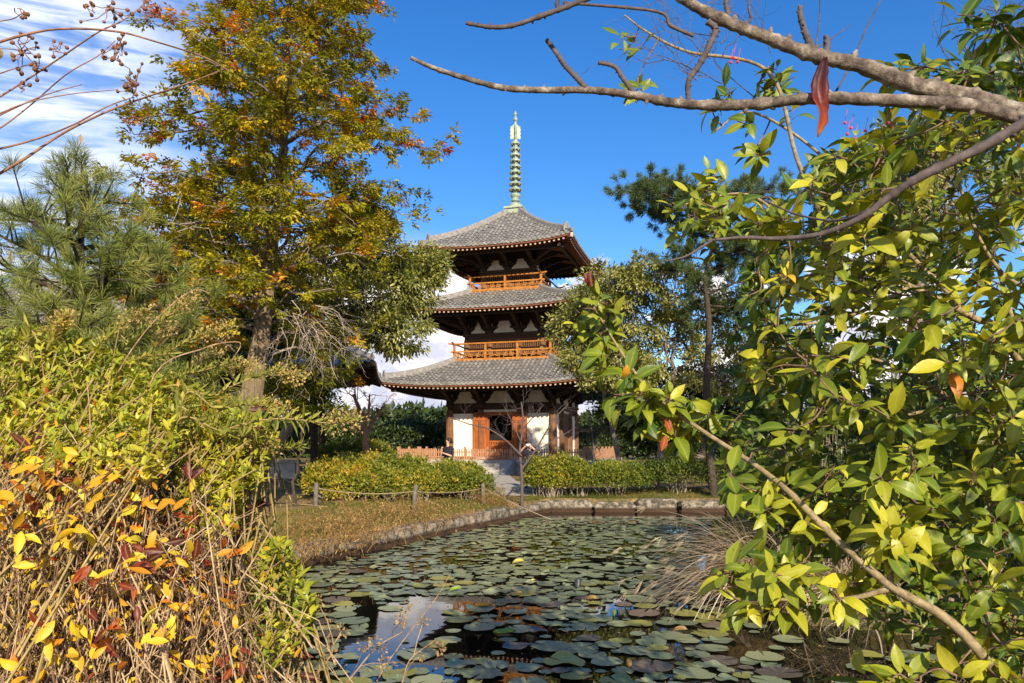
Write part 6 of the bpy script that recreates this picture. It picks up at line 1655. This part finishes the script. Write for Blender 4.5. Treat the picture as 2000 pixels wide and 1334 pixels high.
    for k, (poly, n, (y0, y1), Lr, t0) in enumerate(regions):
        px = in_poly_px(poly, n, 300 + k)
        pts3 = np.array([P(a, b_, r.uniform(y0, y1)) for a, b_ in px])
        if k == 0: pts3 = np.concatenate([pts3, np.stack([r.uniform(1.35, 3.4, 300), r.uniform(-.2, 2.1, 300), r.uniform(.8, 3.9, 300)], -1)])  # extra unseen shoots towards the sun, added to shade the visible leaves
        pts3 = pts3[(pts3[:, 0] / np.maximum(pts3[:, 1], .01) < .72) | (pts3[:, 0] > .73 * pts3[:, 1] + .25)]
        near = np.min(np.linalg.norm(pts3[:, None] - SK[None, ::3], axis=2), axis=1)
        for p in pts3[np.argsort(near)]:
            dd = np.linalg.norm(SK - p, axis=1) + np.maximum(0, p[2] - SK[:, 2]) * -.1; j = np.argmin(dd); o = SK[j]
            d = unit((p - o) * 1.2 + A(-.25, -.2, .35) + r.normal(0, .25, 3)) ; u, v = perp(d)
            mid = (o + p) / 2 + A(0, 0, -.04 * np.linalg.norm(p - o)) + r.normal(0, .012, 3); tl_ = spline([o, mid, p], 8); tw.tube(tl_, np.linspace(.0038, .0018, 8), 5, cap=False); SK = np.concatenate([SK, tl_[2:7]])
            m_ = r.integers(5, 9); an = np.arange(m_) * 2.4 + r.uniform(0, 6.28); tilt = r.uniform(.5, 1.5, m_)
            D = d[None] * np.cos(tilt)[:, None] + (u[None] * np.cos(an)[:, None] + v[None] * np.sin(an)[:, None]) * np.sin(tilt)[:, None]
            D = unit(D + A(0, 0, -.30)); bb = p - d * np.linspace(0, .05, m_)[:, None]
            pos.append(bb + D * .012); dr.append(D); nr.append(unit(d[None] + A(.25, -.35, .4) + r.normal(0, .25, (m_, 3)))); ln.append(r.uniform(*Lr) * r.uniform(.48, 1.12, m_))
            tn.append(np.clip(t0 + .05 - .26 * np.clip((p[1] - 2.3) / 1.0, 0, 1) + r.normal(0, .09) + r.normal(0, .09, m_), .08, .86))  # deeper leaves get a darker tint, painting in the shade of the bush interior
            for q, dq in zip(bb, D): tw.tube([q, q + dq * .016], [.0014, .0012], 4, cap=False)
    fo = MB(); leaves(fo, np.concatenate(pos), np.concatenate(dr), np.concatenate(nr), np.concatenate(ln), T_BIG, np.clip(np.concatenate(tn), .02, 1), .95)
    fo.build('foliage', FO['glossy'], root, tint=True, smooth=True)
    br.build('limbs', MT['limb_tan'], root, smooth=True); tw.build('twigs', MT['twig_brown'], root, smooth=True)
    for pts in ([(1432, 113), (1441, 121), (1427, 122)], [(1650, 240), (1662, 250), (1655, 262), (1670, 270), (1690, 255)], [(1735, 240), (1742, 252), (1728, 250)], [(1985, 270), (1990, 285), (1975, 280)]):
        bb = MB()
        for a, b_ in pts:
            c = P(a, b_, 2.7); bb.lathe([(.001, -.006), (.0045, -.004), (.0062, 0), (.0045, .004), (.001, .006)], c, 10); bb.tube([c + A(0, 0, .005), c + A(.01, .0, .05)], .001, 4)
        bb.build('berries', MT['berry'], root, smooth=True)
    rl = MB()
    for a, b_, t in ((1300, 815, .30), (1300, 850, .26), (1225, 712, .45), (1155, 560, .2), (1152, 562, .18)):
        p = P(a, b_, 2.42); leaves(rl, p[None], A(r.normal(0, .2), -.2, -1 if b_ > 600 else 1)[None], A(.3, -1, .2)[None], .055, T_BIG, t, 1.1)
    rl.build('red_leaves', FO['autumn'], root, tint=True, smooth=True)
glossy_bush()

# ---- bare branches of the tree overhead
def overhead():
    root = thing('bare_branches', 'bare grey cherry branches of an overhead tree reaching into the blue sky', 'branch', (0, 0, 0)); r = np.random.default_rng(8)
    def limb(name, pts, r0, r1, mat='bark_grey', knots=True):
        n = 10 * len(pts); l = spline(np.array([P(a, b_, Y) for a, b_, Y in pts]), n); rad = np.linspace(r0, r1, n) * (1 + .16 * np.abs(r.normal(size=n)) * knots)
        b = MB(); b.tube(l, rad, 10)
        if knots:
            for i in range(6, n - 2, 5):
                d = unit(A(r.normal(0, .5), r.normal(0, .3), r.uniform(.2, 1) * r.choice([-1, 1, 1]))); b.tube([l[i], l[i] + d * rad[i] * 1.2, l[i] + d * rad[i] * 1.7], [rad[i] * .6, rad[i] * .45, rad[i] * .15], 6)
        return b.build(name, MT[mat], root, smooth=True)
    Yb = 1.75
    tb = MB(); tb.tube(spline([(2.75, 1.35, -.2), (2.6, 1.5, 1.0), (2.2, 1.65, 1.9), (1.36, 1.75, 2.30)], 20), np.linspace(.11, .024, 20), 10); tb.tube(spline([(2.45, 1.56, 1.4), (1.9, 1.62, 2.1), (1.3, 1.62, 2.34)], 12), np.linspace(.05, .017, 12), 9); tb.build('trunk', MT['bark_grey'], root, smooth=True)
    limb('bough', [(2120, 250, Yb), (2010, 226, Yb), (1900, 190, Yb), (1790, 168, Yb), (1680, 128, Yb), (1590, 108, Yb), (1500, 74, Yb), (1425, 45, Yb), (1350, 8, Yb), (1280, -40, Yb)], .0205, .0095)
    limb('bough', [(2120, 265, Yb - .1), (1990, 232, Yb - .1), (1900, 207, Yb - .1), (1780, 198, Yb - .08), (1600, 192, Yb - .05), (1480, 203, Yb), (1390, 206, Yb), (1300, 199, Yb + .03), (1240, 186, Yb + .05), (1150, 176, Yb + .08), (1060, 176, Yb + .1), (980, 171, Yb + .1), (900, 150, Yb + .1), (845, 132, Yb + .1), (803, 113, Yb + .1)], .0145, .0040)
    limb('bough', [(2120, 190, Yb - .2), (2010, 236, Yb - .2), (1920, 286, Yb - .18), (1800, 344, Yb - .15), (1740, 382, Yb - .12), (1680, 426, Yb - .1), (1600, 458, Yb - .05), (1520, 466, Yb), (1450, 464, Yb), (1380, 470, Yb)], .0120, .0026, 'bark_slate')
    for pts, a, c in (([(1382, 42, Yb), (1398, 58, Yb), (1385, 90, Yb), (1365, 128, Yb + .01), (1345, 158, Yb + .02), (1344, 195, Yb + .03)], .007, .0055),
                      ([(1150, 178, Yb + .08), (1130, 156, Yb + .08), (1105, 130, Yb + .09), (1090, 108, Yb + .09), (1068, 78, Yb + .1)], .006, .005),
                      ([(910, 45, Yb), (960, 53, Yb), (1005, 49, Yb), (1060, 30, Yb), (1110, 12, Yb), (1200, -25, Yb)], .004, .006),
                      ([(1240, 185, Yb + .05), (1215, 150, Yb + .05), (1200, 130, Yb + .05), (1168, 122, Yb + .05)], .006, .004),
                      ([(1590, 105, Yb), (1575, 70, Yb), (1564, 35, Yb), (1563, 12, Yb)], .008, .005), ([(1610, 115, Yb), (1615, 90, Yb), (1613, 70, Yb)], .008, .006),
                      ([(1425, 45, Yb), (1420, 20, Yb), (1416, -10, Yb)], .006, .0045), ([(1440, 52, Yb), (1465, 40, Yb), (1462, 10, Yb), (1468, -20, Yb)], .003, .002),
                      ([(1355, 70, Yb), (1310, 50, Yb), (1280, 22, Yb), (1100, 5, Yb)], .004, .003),
                      ([(1620, 200, Yb), (1660, 130, Yb + .2), (1690, 60, Yb + .3), (1720, 0, Yb + .3)], .0025, .0015), ([(1590, 110, Yb), (1600, 40, Yb + .2), (1602, -20, Yb + .2)], .002, .0012), ([(1500, 70, Yb), (1540, 100, Yb + .1), (1600, 90, Yb + .2), (1660, 50, Yb + .3)], .002, .001),
                      ([(1090, 18, Yb), (1088, 5, Yb), (1095, -15, Yb)], .005, .004), ([(1390, 470, Yb), (1340, 500, Yb), (1300, 510, Yb)], .0028, .0016),
                      ([(1720, 400, Yb - .1), (1640, 430, Yb), (1560, 420, Yb + .1), (1500, 395, Yb + .2)], .003, .0018)):
        limb('twig', pts, a, c, 'bark_slate', True)
    # fine spray of twigs against the sky
    for _ in range(18):
        tw = MB(); o = P(r.uniform(1290, 1520), r.uniform(60, 210), 2.6 + r.uniform(-.1, .4)); twig_cluster(tw, o, [A(r.uniform(-.9, .4), r.uniform(-.3, .3), r.uniform(.1, 1))], r.uniform(.15, .32), .0022, 2, .05); tw.build('fine_twig', MT['bark_slate'], root)
    for _ in range(16):
        tw = MB(); o = P(r.uniform(1870, 2010), r.uniform(60, 150), 3.6 + r.uniform(0, .4)); twig_cluster(tw, o, [A(r.uniform(-.5, .5), r.uniform(-.3, .3), r.uniform(.3, 1))], r.uniform(.2, .4), .003, 2, .06); tw.build('fine_twig', MT['bark_slate'], root)
    return root
overhead()
# the curled dead leaf hanging from the bough
def curl_leaf(name, label, pts, Y, w, mat):
    l = spline(np.array([P(a, b_, Y + dy) for a, b_, dy in pts]), 16); b = MB(); V = []
    wid = w * np.sin(np.linspace(.12, np.pi - .02, 16)) ** .7
    for i in range(16):
        ph_ = -.5 + 1.3 * i / 15 + .25 * math.sin(i * .8)
        for a in np.linspace(-1, 1, 7):
            V.append(l[i] + (A(math.cos(ph_), math.sin(ph_), 0) * a + A(-math.sin(ph_), math.cos(ph_), 0) * (-.55 * abs(a) + .22 * abs(a) ** 3) + A(0, 0, .10 * a * math.sin(i * 1.5))) * wid[i] * (1 + .10 * math.sin(i * 2.1 + a * 2)))
    b.grid(np.array(V), 16, 7); o = b.build(name, FO[mat], smooth=True)
    o.modifiers.new('thickness', 'SOLIDIFY').thickness = .0012
    at = o.data.attributes.new('tint', 'FLOAT', 'POINT'); at.data.foreach_set('value', np.repeat(np.clip(np.linspace(-.12, .46, 16), 0, 1), 7).astype(np.float32))
    return tag(o, label, 'leaf')
curl_leaf('hanging_dead_leaf', 'large curled maroon and orange dead leaf dangling from the grey bough', [(1612, 112, 0), (1602, 150, -.01), (1600, 195, -.015), (1606, 230, -.01), (1597, 268, 0)], 1.70, .0195, 'autumn')

# ---- crape myrtle twigs with seed capsules, high at the other side
def myrtle():
    root = thing('seed_branches', 'thin red brown branches with round brown seed capsules against the cloudy sky', 'branch', (0, 0, 0)); r = np.random.default_rng(4); br = MB(); cp = MB()
    L_ = [([(-60, 100), (60, 65), (140, 56), (230, 62), (300, 80), (400, 112), (450, 140)], .0052, .002), ([(-60, 225), (30, 170), (110, 118), (190, 64), (240, 40), (292, 0)], .0042, .0018), ([(-60, 372), (40, 315), (120, 262), (200, 222), (270, 195), (360, 165), (438, 135)], .0062, .0018),
          ([(-60, 305), (60, 275), (140, 245), (210, 208), (260, 190)], .0042, .0018), ([(-60, 255), (20, 215), (90, 185), (160, 165)], .0038, .0015), ([(-60, 275), (0, 250), (60, 205), (130, 145), (190, 110), (225, 80)], .0036, .0014),
          ([(-60, 165), (10, 140), (60, 125)], .003, .0015), ([(-60, 250), (40, 205), (130, 185), (230, 175)], .003, .0012), ([(-40, 45), (20, 38), (45, 25)], .003, .0015)]
    for pts, a, c in L_:
        l = spline(np.array([P(x, y, 2.1 + .1 * math.sin(i * 1.7 + y)) for i, (x, y) in enumerate(pts)]), 8 * len(pts)); br.tube(spline([A(-2.35 + r.normal(0, .05), 1.95 + r.normal(0, .05), -.1), A(-2.2, 2.0, 1.3 + r.normal(0, .1)), l[0] * .6 + A(-2.1, 2.05, 2.0) * .4, l[0]], 16), np.linspace(.011, a * .72, 16), 6, cap=False); br.tube(l, np.linspace(a * .72, c * .8, len(l)), 6)
    heads = [(45, 100, 42, 16), (70, 130, 30, 8), (230, 105, 26, 7), (262, 165, 36, 14), (215, 15, 40, 12), (285, 15, 25, 9), (180, 15, 20, 5), (40, 25, 22, 4), (110, 95, 22, 6), (238, 85, 20, 5), (45, 175, 12, 3), (200, 115, 25, 4)]
    for hx, hy, sp_, n in heads:
        c0 = P(hx, hy, 2.1)
        for _ in range(n):
            p = P(hx + r.normal(0, sp_ * .5), hy + r.normal(0, sp_ * .5), 2.1 + r.normal(0, .03)); m_ = (c0 + p) / 2 + r.normal(0, .008, 3)
            br.tube([c0 + r.normal(0, .006, 3), m_, p], [.0016, .0013, .0011], 4, cap=False)
            s = r.uniform(.0042, .0064); ax = rand_dirs(1)[0]; u, v = perp(ax)
            prof = [(.05, -1), (.75, -.75), (1, -.1), (.92, .45), (.55, .95), (.15, 1.25), (.02, 1.3)]; a = np.arange(8) * np.pi / 4
            V = np.array([[p + s * (ax * z + (u * math.cos(q) + v * math.sin(q)) * rr) for q in a] for rr, z in prof]).reshape(-1, 3)
            cp = MB(); cp.add(V, np.array([[i * 8 + j, i * 8 + (j + 1) % 8, i * 8 + 8 + (j + 1) % 8, i * 8 + 8 + j] for i in range(6) for j in range(8)])); cp.build('seed_capsule', MT['capsule'], root, smooth=True)
    br.build('twigs', MT['twig_red'], root, smooth=True)
    dl = MB()
    for x, y in ((2, 95), (22, 100), (157, 262)): leaves(dl, P(x, y, 2.1)[None], A(.1, 0, -1)[None], A(1, -1, 0)[None], .03, T_SLIM, .3, 2.0)
    dl.build('dead_leaves', FO['plume'], root, tint=True)
myrtle()
